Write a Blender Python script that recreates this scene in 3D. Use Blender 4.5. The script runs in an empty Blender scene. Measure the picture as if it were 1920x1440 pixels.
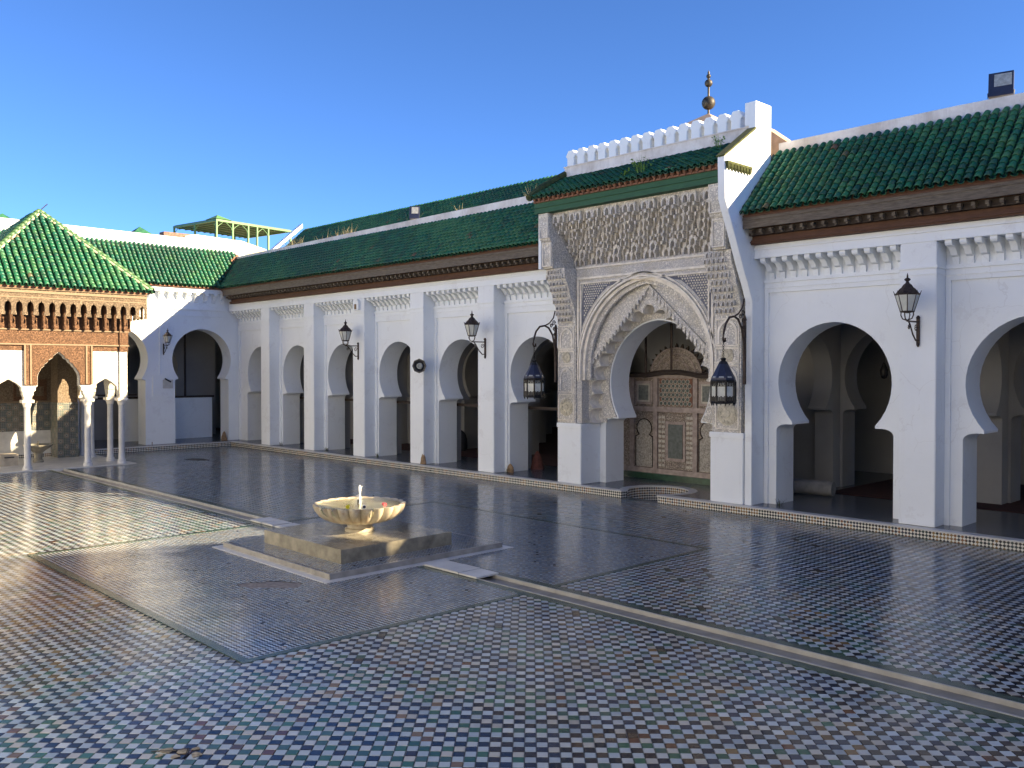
import bpy, bmesh, math, random
import numpy as np
from mathutils import Vector, Matrix
from mathutils.geometry import tessellate_polygon

random.seed(7)
rng = np.random.default_rng(11)
S = bpy.context.scene
COL = S.collection
R = math.radians

# ------------------------------------------------------------------ camera, sky, sun, exposure
CAM = Vector((35.943, -17.755, 3.3))
YAW = R(43.823)
PITCH = R(0.961)
d0 = Vector((-math.cos(YAW), math.sin(YAW), 0))
FWD = (d0 * math.cos(PITCH) - Vector((0, 0, 1)) * math.sin(PITCH)).normalized()
cd = bpy.data.cameras.new('camera')
cam = bpy.data.objects.new('camera', cd)
COL.objects.link(cam)
cam.location = CAM
cam.rotation_euler = FWD.to_track_quat('-Z', 'Y').to_euler()
cd.sensor_width = 36
cd.lens = 1670 / 1920 * 36
cd.clip_start = 0.1
cd.clip_end = 2000
S.camera = cam

SUN_FROM = Vector((1.0, 0.60, 0.508)).normalized()
SUN_EL = math.asin(SUN_FROM.z)
SUN_ROT = math.atan2(SUN_FROM.x, SUN_FROM.y)
W = bpy.data.worlds.new('World')
S.world = W
W.use_nodes = True
nt = W.node_tree
bg = nt.nodes['Background']
sky = nt.nodes.new('ShaderNodeTexSky')
sky.sky_type = 'NISHITA'
sky.sun_disc = False
sky.sun_elevation = SUN_EL
sky.sun_rotation = SUN_ROT
sky.altitude = 2500
sky.air_density = 0.75
sky.dust_density = 0.0
sky.ozone_density = 4.0
tint = nt.nodes.new('ShaderNodeMix')
tint.data_type = 'RGBA'
tint.blend_type = 'MULTIPLY'
tint.inputs[0].default_value = 1.0
tint.inputs[7].default_value = (.69, .905, 1.14, 1)
nt.links.new(sky.outputs[0], tint.inputs[6])
nt.links.new(tint.outputs[2], bg.inputs[0])
bg.inputs[1].default_value = 0.058
sl = bpy.data.lights.new('sun', 'SUN')
sl.energy = 5.0
sl.angle = R(0.53)
sl.color = (1.0, 0.80, 0.52)
so = bpy.data.objects.new('sun', sl)
COL.objects.link(so)
so.location = (60, 30, 40)
so.rotation_euler = (-SUN_FROM).to_track_quat('-Z', 'Y').to_euler()
S.view_settings.view_transform = 'Standard'
S.view_settings.look = 'None'
S.view_settings.gamma = 1
S.view_settings.exposure = 2.15
S.view_settings.use_curve_mapping = False
S.cycles.max_bounces = 8
S.cycles.diffuse_bounces = 5
S.cycles.use_denoising = True
S.cycles.sample_clamp_indirect = 6


# ------------------------------------------------------------------ helpers
def link(o, parent=None):
    COL.objects.link(o)
    if parent is not None:
        o.parent = parent
        if parent.parent is None:
            o.location = -Vector(parent.location)
    return o


def tag(o, label=None, cat=None, group=None, kind=None):
    if label: o['label'] = label
    if cat: o['category'] = cat
    if group: o['group'] = group
    if kind: o['kind'] = kind
    return o


def thing(name, label, cat, loc=(0, 0, 0), group=None):
    o = bpy.data.objects.new(name, None)
    COL.objects.link(o)
    o.location = loc
    o.empty_display_size = 0.2
    return tag(o, label, cat, group)


class MB:
    def __init__(s):
        s.v = []
        s.f = []

    def add(s, V, F):
        n = len(s.v)
        s.v += [tuple(p) for p in V]
        s.f += [tuple(i + n for i in f) for f in F]
        return s

    def box(s, a, b):
        x0, y0, z0 = (min(a[i], b[i]) for i in range(3))
        x1, y1, z1 = (max(a[i], b[i]) for i in range(3))
        return s.add([(x0, y0, z0), (x1, y0, z0), (x1, y1, z0), (x0, y1, z0),
                      (x0, y0, z1), (x1, y0, z1), (x1, y1, z1), (x0, y1, z1)],
                     [(0, 3, 2, 1), (4, 5, 6, 7), (0, 1, 5, 4), (1, 2, 6, 5), (2, 3, 7, 6), (3, 0, 4, 7)])

    def prism(s, pts, axis, c0, c1):
        m = {'y': lambda a, b, c: (a, c, b), 'x': lambda a, b, c: (c, a, b), 'z': lambda a, b, c: (a, b, c)}[axis]
        n = len(pts)
        V = [m(a, b, c0) for a, b in pts] + [m(a, b, c1) for a, b in pts]
        T = tessellate_polygon([[Vector((a, b, 0)) for a, b in pts]])
        F = [tuple(t) for t in T] + [tuple(i + n for i in reversed(t)) for t in T]
        F += [(i, (i + 1) % n, (i + 1) % n + n, i + n) for i in range(n)]
        return s.add(V, F)

    def lathe(s, prof, c=(0, 0, 0), seg=16, cap=True):
        V = []
        for r, z in prof:
            for k in range(seg):
                a = 2 * math.pi * k / seg
                V.append((c[0] + r * math.cos(a), c[1] + r * math.sin(a), c[2] + z))
        F = []
        for j in range(len(prof) - 1):
            for k in range(seg):
                k2 = (k + 1) % seg
                F.append((j * seg + k, j * seg + k2, (j + 1) * seg + k2, (j + 1) * seg + k))
        if cap:
            F.append(tuple(range(seg - 1, -1, -1)))
            F.append(tuple((len(prof) - 1) * seg + k for k in range(seg)))
        return s.add(V, F)

    def tube(s, pts, r, seg=6, closed=False):
        P = [Vector(p) for p in pts]
        n = len(P)
        rr = r if isinstance(r, (list, tuple)) else [r] * n
        V = []
        up = Vector((0.13, 0.21, 0.97))
        for i in range(n):
            t = (P[min(i + 1, n - 1)] - P[max(i - 1, 0)]).normalized()
            a = t.cross(up)
            if a.length < 1e-3: a = t.cross(Vector((1, 0, 0)))
            a.normalize()
            b = t.cross(a).normalized()
            for k in range(seg):
                th = 2 * math.pi * k / seg
                V.append(P[i] + (a * math.cos(th) + b * math.sin(th)) * rr[i])
        F = []
        for i in range(n - 1):
            for k in range(seg):
                k2 = (k + 1) % seg
                F.append((i * seg + k, i * seg + k2, (i + 1) * seg + k2, (i + 1) * seg + k))
        F.append(tuple(range(seg - 1, -1, -1)))
        F.append(tuple((n - 1) * seg + k for k in range(seg)))
        return s.add(V, F)

    def sphere(s, c, r, seg=16, rings=8, sq=1.0):
        prof = []
        for j in range(rings + 1):
            a = -math.pi / 2 + math.pi * j / rings
            prof.append((max(r * math.cos(a), 1e-4), r * math.sin(a) * sq))
        return s.lathe(prof, c, seg, cap=False)

    def mesh(s, name, m, smooth=None, bevel=0):
        me = bpy.data.meshes.new(name)
        me.from_pydata(s.v, [], s.f)
        bm = bmesh.new()
        bm.from_mesh(me)
        bmesh.ops.recalc_face_normals(bm, faces=bm.faces)
        if bevel:
            bmesh.ops.bevel(bm, geom=[e_ for e_ in bm.edges if len(e_.link_faces) == 2 and e_.calc_face_angle() > .5], offset=bevel, segments=2, affect='EDGES', clamp_overlap=True)
        bm.to_mesh(me)
        bm.free()
        if m: me.materials.append(m)
        if smooth is not None:
            me.polygons.foreach_set('use_smooth', [True] * len(me.polygons))
            me.set_sharp_from_angle(angle=R(smooth))
        return me

    def build(s, name, m, parent=None, smooth=None, bevel=0):
        o = bpy.data.objects.new(name, s.mesh(name, m, smooth, bevel))
        return link(o, parent)


def obj(name, me, parent=None, M=None):
    o = bpy.data.objects.new(name, me)
    link(o, parent)
    if M is not None:
        o.matrix_basis = (Matrix.Translation(o.location) @ M)
    return o


def copy_tree(o, parent=None):
    c = o.copy()
    COL.objects.link(c)
    if parent is not None: c.parent = parent
    for ch in list(o.children):
        copy_tree(ch, c)
    return c


def np_mesh(name, V, F, m, col=None, smooth=False):
    """V (n,3), F (m,4) quads, col (m,3) per face"""
    me = bpy.data.meshes.new(name)
    me.vertices.add(len(V))
    me.vertices.foreach_set('co', np.ascontiguousarray(V, dtype=np.float32).ravel())
    me.loops.add(F.size)
    me.loops.foreach_set('vertex_index', np.ascontiguousarray(F, dtype=np.int32).ravel())
    me.polygons.add(len(F))
    me.polygons.foreach_set('loop_start', np.arange(0, F.size, 4, dtype=np.int32))
    me.polygons.foreach_set('loop_total', np.full(len(F), 4, dtype=np.int32))
    me.polygons.foreach_set('use_smooth', np.full(len(F), bool(smooth)) if np.isscalar(smooth) else np.resize(np.asarray(smooth, dtype=bool), len(F)))
    if col is not None:
        a = me.attributes.new('col', 'FLOAT_COLOR', 'FACE')
        c4 = np.ones((len(F), 4), dtype=np.float32)
        c4[:, :3] = col
        a.data.foreach_set('color', c4.ravel())
    me.materials.append(m)
    me.update()
    me.validate()
    return me


# ------------------------------------------------------------------ materials
class N:
    def __init__(s, name):
        s.m = bpy.data.materials.new(name)
        s.m.use_nodes = True
        s.t = s.m.node_tree
        s.b = s.t.nodes['Principled BSDF']
        s.tc = None

    def n(s, typ, **kw):
        x = s.t.nodes.new('ShaderNode' + typ)
        for k, v in kw.items():
            if k.startswith('i_'):
                key = k[2:]
                x.inputs[int(key) if key.isdigit() else key].default_value = v
            else:
                setattr(x, k, v)
        return x

    def l(s, a, b):
        s.t.links.new(a, b)

    def obj(s):
        if s.tc is None: s.tc = s.n('TexCoord')
        return s.tc.outputs['Object']

    def pos(s):
        return s.n('NewGeometry').outputs['Position']

    def noise(s, scale, detail=4, rough=.55, vec=None, dim='3D'):
        x = s.n('TexNoise')
        x.inputs['Scale'].default_value = scale
        x.inputs['Detail'].default_value = detail
        x.inputs['Roughness'].default_value = rough
        s.l(vec or s.pos(), x.inputs['Vector'])
        return x.outputs['Fac']

    def ramp(s, fac, stops, interp='LINEAR'):
        x = s.n('ValToRGB')
        x.color_ramp.interpolation = interp
        e = x.color_ramp.elements
        while len(e) < len(stops): e.new(0.5)
        for el, (p, c) in zip(e, stops):
            el.position = p
            el.color = (*c, 1) if len(c) == 3 else c
        s.l(fac, x.inputs[0])
        return x.outputs[0]

    def mix(s, fac, a, b, blend='MIX'):
        x = s.n('Mix', data_type='RGBA', blend_type=blend)
        for sock, v in ((x.inputs[0], fac), (x.inputs[6], a), (x.inputs[7], b)):
            if isinstance(v, (int, float)): sock.default_value = v
            elif isinstance(v, tuple): sock.default_value = (*v, 1)
            else: s.l(v, sock)
        return x.outputs[2]

    def math(s, op, a, b=None, c=None):
        x = s.n('Math', operation=op)
        for i, v in enumerate((a, b, c)):
            if v is None: continue
            if isinstance(v, (int, float)): x.inputs[i].default_value = v
            else: s.l(v, x.inputs[i])
        return x.outputs[0]

    def bump(s, h, strength=.3, dist=.02):
        x = s.n('Bump')
        x.inputs['Strength'].default_value = strength
        x.inputs['Distance'].default_value = dist
        s.l(h, x.inputs['Height'])
        s.l(x.outputs[0], s.b.inputs['Normal'])

    def base(s, c):
        if isinstance(c, tuple): s.b.inputs['Base Color'].default_value = (*c, 1)
        else: s.l(c, s.b.inputs['Base Color'])

    def rough(s, r):
        if isinstance(r, (int, float)): s.b.inputs['Roughness'].default_value = r
        else: s.l(r, s.b.inputs['Roughness'])


def simple(name, c, rough=.6, var=.15, scale=6, bump=0, bscale=None, metal=0, spec=None):
    k = N(name)
    a = tuple(max(0, x * (1 - var)) for x in c)
    b = tuple(min(1, x * (1 + var)) for x in c)
    k.base(k.ramp(k.noise(scale), [(.3, a), (.7, b)]))
    k.rough(rough)
    k.b.inputs['Metallic'].default_value = metal
    if spec is not None: k.b.inputs['Specular IOR Level'].default_value = spec
    if bump: k.bump(k.noise(bscale or scale * 4, 6), bump, .01)
    return k.m


def m_plaster():
    k = N('white_limewash')
    big = k.noise(.55, 5, .6)
    fine = k.noise(9, 6, .65)
    c = k.ramp(big, [(.3, (.74, .775, .80)), (.7, (.80, .835, .86))])
    st = k.ramp(fine, [(.62, (0, 0, 0)), (.85, (1, 1, 1))])
    c = k.mix(k.math('MULTIPLY', st, .25), c, (.62, .60, .57))
    # rain streaks: noise stretched along z
    mp = k.n('Mapping')
    mp.inputs['Scale'].default_value = (7, 7, .45)
    k.l(k.pos(), mp.inputs['Vector'])
    s2 = k.ramp(k.noise(1.0, 5, .7, mp.outputs[0]), [(.58, (0, 0, 0)), (.85, (1, 1, 1))])
    c = k.mix(k.math('MULTIPLY', s2, .22), c, (.60, .58, .55))
    # hairline cracks and old repair patches
    nz = k.n('TexNoise'); nz.inputs['Scale'].default_value = 2.5; nz.inputs['Detail'].default_value = 5
    k.l(k.pos(), nz.inputs['Vector'])
    mx = k.n('Mix', data_type='VECTOR'); mx.inputs[0].default_value = .22
    k.l(k.pos(), mx.inputs[4]); k.l(nz.outputs['Color'], mx.inputs[5])
    vo = k.n('TexVoronoi', feature='DISTANCE_TO_EDGE'); vo.inputs['Scale'].default_value = .9
    k.l(mx.outputs[1], vo.inputs['Vector'])
    crack = k.math('MULTIPLY', k.math('LESS_THAN', vo.outputs['Distance'], .0035), k.math('GREATER_THAN', k.noise(.8, 2), .52))
    c = k.mix(k.math('MULTIPLY', crack, .16), c, (.40, .38, .36))
    patch = k.ramp(k.noise(1.7, 6, .7), [(.58, (0, 0, 0)), (.61, (1, 1, 1))])
    c = k.mix(k.math('MULTIPLY', patch, .30), c, (.62, .63, .65))
    k.base(c)
    k.rough(.85)
    k.b.inputs['Specular IOR Level'].default_value = .25
    k.bump(k.math('ADD', k.noise(26, 5, .6), k.math('MULTIPLY', k.noise(2.2, 3), 2.2)), .22, .012)
    return k.m


def m_parapet():
    k = N('weathered_whitewash')
    c = k.ramp(k.noise(1.3, 6, .65), [(.35, (.55, .50, .46)), (.62, (.78, .75, .72))])
    mp = k.n('Mapping')
    mp.inputs['Scale'].default_value = (5, 5, .8)
    k.l(k.pos(), mp.inputs['Vector'])
    s2 = k.ramp(k.noise(1.4, 6, .7, mp.outputs[0]), [(.52, (0, 0, 0)), (.75, (1, 1, 1))])
    c = k.mix(k.math('MULTIPLY', s2, .55), c, (.40, .36, .32))
    k.base(c)
    k.rough(.9)
    k.bump(k.noise(20, 6, .65), .4, .015)
    return k.m


def m_attr_glaze(name, r0, r1, bscale=30, bstr=.12, coat=0.0, dirt=.25):
    k = N(name)
    a = k.n('Attribute')
    a.attribute_name = 'col'
    n1 = k.noise(18, 5, .65)
    n2 = k.noise(.7, 5, .6)
    c = k.mix(k.math('MULTIPLY', k.ramp(n1, [(.45, (0, 0, 0)), (.75, (1, 1, 1))]), dirt), a.outputs['Color'], (.20, .17, .13))
    k.base(c)
    mr = k.n('MapRange')
    mr.inputs['From Min'].default_value = .3
    mr.inputs['From Max'].default_value = .72
    mr.inputs['To Min'].default_value = r0
    mr.inputs['To Max'].default_value = r1
    k.l(k.math('ADD', k.math('MULTIPLY', n2, .6), k.math('MULTIPLY', n1, .4)), mr.inputs['Value'])
    k.rough(mr.outputs[0])
    k.bump(k.noise(bscale, 3), bstr, .004)
    k.b.inputs['Specular IOR Level'].default_value = .36 if 'floor' in name else .28
    return k.m


def zellige(name, cell, cols, white=(.62, .60, .54), rough=.25, rosette=0):
    """diagonal chequer of small glazed pieces, read on vertical faces"""
    k = N(name)
    sx = k.n('SeparateXYZ')
    k.l(k.pos(), sx.inputs[0])
    s = k.math('ADD', sx.outputs[0], sx.outputs[1])
    t = sx.outputs[2]
    u = k.math('DIVIDE', k.math('ADD', s, t), cell)
    v = k.math('DIVIDE', k.math('SUBTRACT', s, t), cell)
    fu, fv = k.math('FLOOR', u), k.math('FLOOR', v)
    par = k.math('MODULO', k.math('ABSOLUTE', k.math('ADD', fu, fv)), 2)
    cb = k.n('CombineXYZ')
    k.l(fu, cb.inputs[0]); k.l(fv, cb.inputs[1])
    wn = k.n('TexWhiteNoise')
    k.l(cb.outputs[0], wn.inputs['Vector'])
    grp = k.n('TexWhiteNoise')
    cb2 = k.n('CombineXYZ')
    k.l(k.math('FLOOR', k.math('DIVIDE', s, cell * 3.5)), cb2.inputs[0])
    k.l(cb2.outputs[0], grp.inputs['Vector'])
    f = k.math('ADD', k.math('MULTIPLY', grp.outputs['Value'], .75), k.math('MULTIPLY', wn.outputs['Value'], .25))
    n = len(cols)
    dark = k.ramp(f, [(i / n, c) for i, c in enumerate(cols)], 'CONSTANT')
    c = k.mix(par, dark, white)
    # joints
    ju = k.math('ABSOLUTE', k.math('SUBTRACT', k.math('FRACT', u), .5))
    jv = k.math('ABSOLUTE', k.math('SUBTRACT', k.math('FRACT', v), .5))
    j = k.math('GREATER_THAN', k.math('MAXIMUM', ju, jv), .45)
    c = k.mix(k.math('MULTIPLY', j, .7), c, (.12, .11, .09))
    if rosette:
        ru = k.math('SUBTRACT', k.math('FRACT', k.math('DIVIDE', k.math('ADD', s, t), rosette)), .5)
        rv = k.math('SUBTRACT', k.math('FRACT', k.math('DIVIDE', k.math('SUBTRACT', s, t), rosette)), .5)
        d = k.math('SQRT', k.math('ADD', k.math('MULTIPLY', ru, ru), k.math('MULTIPLY', rv, rv)))
        ring = k.ramp(d, [(0, (.02, .02, .03)), (.10, (.42, .40, .33)), (.17, (.02, .025, .04)), (.235, (.26, .15, .06)), (.27, (.35, .34, .29)), (.30, (0, 0, 0))], 'CONSTANT')
        c = k.mix(k.math('LESS_THAN', d, .30), c, ring)
    k.base(c)
    k.rough(rough)
    k.bump(k.math('SUBTRACT', 1.0, j), .4, .004)
    return k.m


def m_stucco(name, scale=14., light=(.88, .84, .76), dark=(.50, .475, .44), tint=(.48, .42, .26), blue=(.34, .38, .48)):
    k = N(name)
    v1 = k.n('TexVoronoi', feature='DISTANCE_TO_EDGE')
    v1.inputs['Scale'].default_value = scale
    wv = k.n('Mapping')
    nz = k.n('TexNoise')
    nz.inputs['Scale'].default_value = scale * .8
    k.l(k.pos(), nz.inputs['Vector'])
    mx = k.n('Mix', data_type='VECTOR')
    mx.inputs[0].default_value = .12
    k.l(k.pos(), mx.inputs[4]); k.l(nz.outputs['Color'], mx.inputs[5])
    k.l(mx.outputs[1], v1.inputs['Vector'])
    v2 = k.n('TexVoronoi', feature='F1')
    v2.inputs['Scale'].default_value = scale * 2.6
    k.l(mx.outputs[1], v2.inputs['Vector'])
    e = k.ramp(v1.outputs['Distance'], [(.02, (0, 0, 0)), (.12, (1, 1, 1))])
    f = k.ramp(v2.outputs['Distance'], [(.45, (1, 1, 1)), (.8, (0, 0, 0))])
    h = k.math('MULTIPLY', e, f)
    c = k.mix(h, dark, light)
    c = k.mix(k.math('MULTIPLY', k.ramp(k.noise(2.2, 3), [(.5, (0, 0, 0)), (.65, (1, 1, 1))]), .55), c, tint, 'MIX')
    c = k.mix(k.math('MULTIPLY', k.ramp(k.noise(3.1, 3), [(.55, (0, 0, 0)), (.7, (1, 1, 1))]), .45), c, blue, 'MIX')
    c = k.mix(.55, c, k.mix(h, dark, light))
    k.base(c)
    k.rough(.9)
    k.b.inputs['Specular IOR Level'].default_value = .2
    k.bump(h, .7, .02)
    return k.m


def m_wood(name, a, b, scale=5, carved=False):
    k = N(name)
    mp = k.n('Mapping')
    mp.inputs['Scale'].default_value = (1.0, 1.0, 7.0)
    k.l(k.pos(), mp.inputs['Vector'])
    g = k.noise(scale, 6, .65, mp.outputs[0])
    c = k.ramp(g, [(.3, a), (.7, b)])
    if carved:
        v = k.n('TexVoronoi', feature='DISTANCE_TO_EDGE')
        v.inputs['Scale'].default_value = 24
        nz = k.n('TexNoise'); nz.inputs['Scale'].default_value = 12
        k.l(k.pos(), nz.inputs['Vector'])
        mx = k.n('Mix', data_type='VECTOR'); mx.inputs[0].default_value = .15
        k.l(k.pos(), mx.inputs[4]); k.l(nz.outputs['Color'], mx.inputs[5])
        k.l(mx.outputs[1], v.inputs['Vector'])
        h = k.ramp(v.outputs['Distance'], [(.03, (0, 0, 0)), (.15, (1, 1, 1))])
        c = k.mix(h, tuple(x * .55 for x in a), c)
        k.bump(h, .9, .025)
    else:
        k.bump(g, .5, .01)
    k.base(c)
    k.rough(.75)
    return k.m


M_WHITE = m_plaster()
M_PARA = m_parapet()
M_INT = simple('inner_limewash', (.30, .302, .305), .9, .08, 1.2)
M_MARBLE = simple('pale_marble', (.50, .49, .46), .35, .18, 3, .1)
M_MARBLE2 = simple('white_marble', (.50, .50, .50), .3, .12, 4, .08)
M_WETSTONE = simple('wet_marble', (.215, .198, .155), .13, .35, 5, .25, 9)
M_BOWL = None
M_FLOORIN = simple('dark_polished_floor', (.085, .09, .10), .22, .35, 5, .08)
M_GROUT = simple('grey_grout', (.13, .13, .125), .7, .3, 9, .2)
M_TILE = m_attr_glaze('glazed_floor_tile', .10, .27, 26, .06, dirt=.08)
M_ROOF = m_attr_glaze('glazed_roof_tile', .26, .50, 40, .15, dirt=.28)
M_GREENSTRIP = simple('green_glazed_strip', (.04, .070, .056), .25, .4, 7, .1)
M_KERB = zellige('kerb_mosaic', .066, [(.02, .022, .03), (.03, .05, .05), (.02, .02, .025), (.22, .13, .05), (.03, .04, .06), (.20, .09, .04)])
M_MOSAIC = zellige('wall_mosaic', .062, [(.02, .025, .04), (.03, .05, .07), (.03, .05, .04), (.10, .07, .04)], (.17, .18, .16), .3, .42)
M_STUCLINE = simple('ivory_stucco_moulding', (.74, .69, .60), .85, .2, 6, .2)
M_STUCCO = m_stucco('carved_stucco')
M_STUCCO2 = m_stucco('fine_carved_stucco', 21., (.86, .82, .75), (.52, .50, .48))
M_STUCPAV = m_stucco('white_carved_stucco', 14., (.78, .76, .70), (.45, .42, .36), (.7, .66, .56), (.62, .62, .62))
M_SCREEN = m_stucco('painted_carved_wood', 16., (.52, .45, .37), (.20, .16, .13), (.40, .28, .20), (.30, .29, .26))
M_WOODBEAM = m_wood('red_brown_beam', (.055, .022, .011), (.125, .055, .028))
M_WOODDARK = m_wood('dark_old_wood', (.022, .015, .012), (.055, .038, .028))
M_WOODGREY = m_wood('weathered_fascia_wood', (.06, .045, .032), (.17, .14, .105))
M_CEDAR = m_wood('carved_cedar', (.125, .060, .030), (.23, .12, .060), 5, True)
M_CEDARP = m_wood('pale_cedar_board', (.14, .095, .058), (.25, .18, .115), 9)
M_CEDARC = m_wood('carved_pale_cedar', (.16, .115, .075), (.27, .20, .13), 9, True)
M_GREENWOOD = m_wood('green_painted_beam', (.018, .075, .038), (.035, .12, .06))
M_TERRA = simple('terracotta', (.21, .10, .06), .8, .35, 9, .2)
M_IRON = simple('dark_iron', (.028, .027, .028), .5, .3, 14, .2, metal=.6)
M_RUST = simple('rusty_brown_iron', (.06, .042, .034), .6, .5, 20, .3, metal=.5)
M_BRASS = simple('tarnished_brass', (.05, .044, .034), .55, .6, 7, .2, metal=.5)
M_GREENMETAL = simple('green_painted_metal', (.085, .20, .07), .45, .15, 3)
M_MOSS = simple('moss', (.055, .065, .018), .95, .5, 10, .6)
M_DRY = simple('dry_grass', (.23, .20, .12), .9, .3, 12)
M_LEAF = simple('fresh_green_leaf', (.12, .24, .04), .7, .3, 10)
M_BRICK = simple('bare_brown_masonry', (.24, .16, .09), .95, .4, 9, .8)
M_RED = simple('dark_red_carpet', (.05, .014, .013), .95, .4, 8, .3)
M_BLACK = simple('black_plastic', (.018, .018, .022), .4, .2, 5)
M_BLUEBLACK = simple('navy_painted_metal', (.018, .022, .05), .4, .2, 5)
M_GREYGLASS = simple('grey_lamp_glass', (.33, .34, .33), .12, .25, 14)
M_BEIGE = simple('beige_cloth', (.40, .36, .30), .95, .15, 5)
M_OLD = simple('yellow_old_plaster', (.58, .50, .34), .9, .15, 3, .3)


def m_glass():
    k = N('frosted_lamp_glass')
    k.base(k.ramp(k.noise(7, 3), [(.3, (.62, .64, .60)), (.7, (.78, .80, .74))]))
    k.rough(.35)
    k.b.inputs['Transmission Weight'].default_value = .30
    return k.m


def m_water():
    k = N('water')
    k.base((.80, .88, .72))
    k.rough(.03)
    k.b.inputs['Transmission Weight'].default_value = 1.0
    k.b.inputs['IOR'].default_value = 1.33
    k.bump(k.noise(16, 3), .35, .01)
    return k.m


def m_bowl():
    k = N('stained_shell_marble')
    c = k.ramp(k.noise(2.5, 6, .65), [(.3, (.30, .25, .17)), (.5, (.46, .41, .31)), (.72, (.58, .54, .44))])
    c = k.mix(k.math('MULTIPLY', k.ramp(k.noise(6, 5, .7), [(.5, (0, 0, 0)), (.7, (1, 1, 1))]), .6), c, (.30, .13, .04))
    k.base(c)
    k.rough(.3)
    k.bump(k.noise(18, 4), .25, .01)
    return k.m


M_GLASS = m_glass()
M_WATER = m_water()
M_BOWL = m_bowl()


# ------------------------------------------------------------------ arch outlines
def arch(cx, z0, zc, r, e, zi, w, corb=.17, n=16):
    Rr = r + e
    hi = math.sqrt(max(Rr * Rr - (zc - zi) ** 2, 0)) - e
    right = [(w, z0), (w, zi - corb)]
    step = max(w - hi, .05)
    for k in range(1, 6):
        t = math.pi / 2 * k / 5
        right.append((w - step * .62 * (1 - math.cos(t)), zi - corb + (corb - .055) * math.sin(t)))
    lip = min(.055, corb * .4)
    right[-1] = (right[-1][0], zi - lip)
    right += [(hi + .004, zi - lip), (hi, zi - .006)]
    a0 = -math.asin((zc - zi) / Rr)
    a1 = math.acos(e / Rr)
    for k in range(n + 1):
        a = a0 + (a1 - a0) * k / n
        right.append((-e + Rr * math.cos(a), zc + Rr * math.sin(a)))
    right[-1] = (0, right[-1][1])
    left = [(-x, z) for x, z in right[:-1]]
    return [(cx + x, z) for x, z in left] + [(cx + x, z) for x, z in reversed(right)]


def pointed(cx, z0, zs, w, e, n=14):
    """plain pointed opening: straight to zs then two-centre arc"""
    Rr = w + e
    right = [(w, z0)]
    a1 = math.acos(e / Rr)
    for k in range(n + 1):
        a = a1 * k / n
        right.append((-e + Rr * math.cos(a), zs + Rr * math.sin(a)))
    right[-1] = (0, right[-1][1])
    left = [(-x, z) for x, z in right[:-1]]
    return [(cx + x, z) for x, z in left] + [(cx + x, z) for x, z in reversed(right)]


def lobed(path, nl, amp, sub=8):
    P = [Vector(p) for p in path]
    L = [0]
    for a, b in zip(P, P[1:]): L.append(L[-1] + (b - a).length)
    out = []
    T = nl * sub
    cx = (P[0].x + P[-1].x) / 2
    for i in range(T + 1):
        s = L[-1] * i / T
        j = max(k for k in range(len(L)) if L[k] <= s + 1e-9)
        j = min(j, len(P) - 2)
        f = (s - L[j]) / max(L[j + 1] - L[j], 1e-9)
        p = P[j].lerp(P[j + 1], f)
        t = (P[j + 1] - P[j]).normalized()
        nrm = Vector((-t.y, t.x))
        o = amp * abs(math.sin(math.pi * i / sub)) ** .7
        q = p + nrm * o
        out.append((q.x, q.y))
    out[0] = (out[0][0], P[0].y)
    out[-1] = (out[-1][0], P[-1].y)
    return out


def wall_poly(x0, x1, z0, z1, outs):
    pts = [(x0, z0)]
    for o in outs: pts += o
    return pts + [(x1, z0), (x1, z1), (x0, z1)]


# ------------------------------------------------------------------ roof tiles
def tile_base(L, r0, r1, seg=6, flip=1):
    V, F = [], []
    for j, (y, r, dz) in enumerate(((0, r0, .016), (L, r1, 0.0))):
        for k in range(seg + 1):
            a = math.pi * k / seg
            V.append((-r * math.cos(a), y, flip * r * math.sin(a) * .95 + dz))
    n = seg + 1
    F += [(k, k + 1, n + k + 1, n + k) for k in range(seg)]
    b = len(V)
    for k in range(seg + 1):
        a = math.pi * k / seg
        V.append((-(r0 - .014) * math.cos(a), .004, flip * (r0 - .014) * math.sin(a) * .95 + .016))
    F += [(b + k, b + k + 1, k + 1, k) for k in range(seg)]
    return np.array(V), np.array(F)


GREENS_N = 8
GREENS = [(.010, .110, .055), (.007, .088, .046), (.016, .130, .062), (.008, .102, .064), (.022, .110, .044), (.013, .075, .040), (.036, .145, .064), (.007, .068, .044), (.085, .085, .045), (.12, .075, .045)]
ROOF_V = {}


def pick(p, rr):
    """tile shade: broad drifts of firing colour, a few browned or bare tiles"""
    if rr.random() < .012: return rr.choice((8, 8, 9))
    w = .5 + .25 * (math.sin(p.x * 1.1 + p.z * 2.3) + math.sin(p.y * 1.3 + p.x * .37 + 1.7)) + rr.gauss(0, .28)
    return (7, 5, 1, 3, 0, 4, 2, 6)[max(0, min(7, int(w * 8)))]


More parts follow.
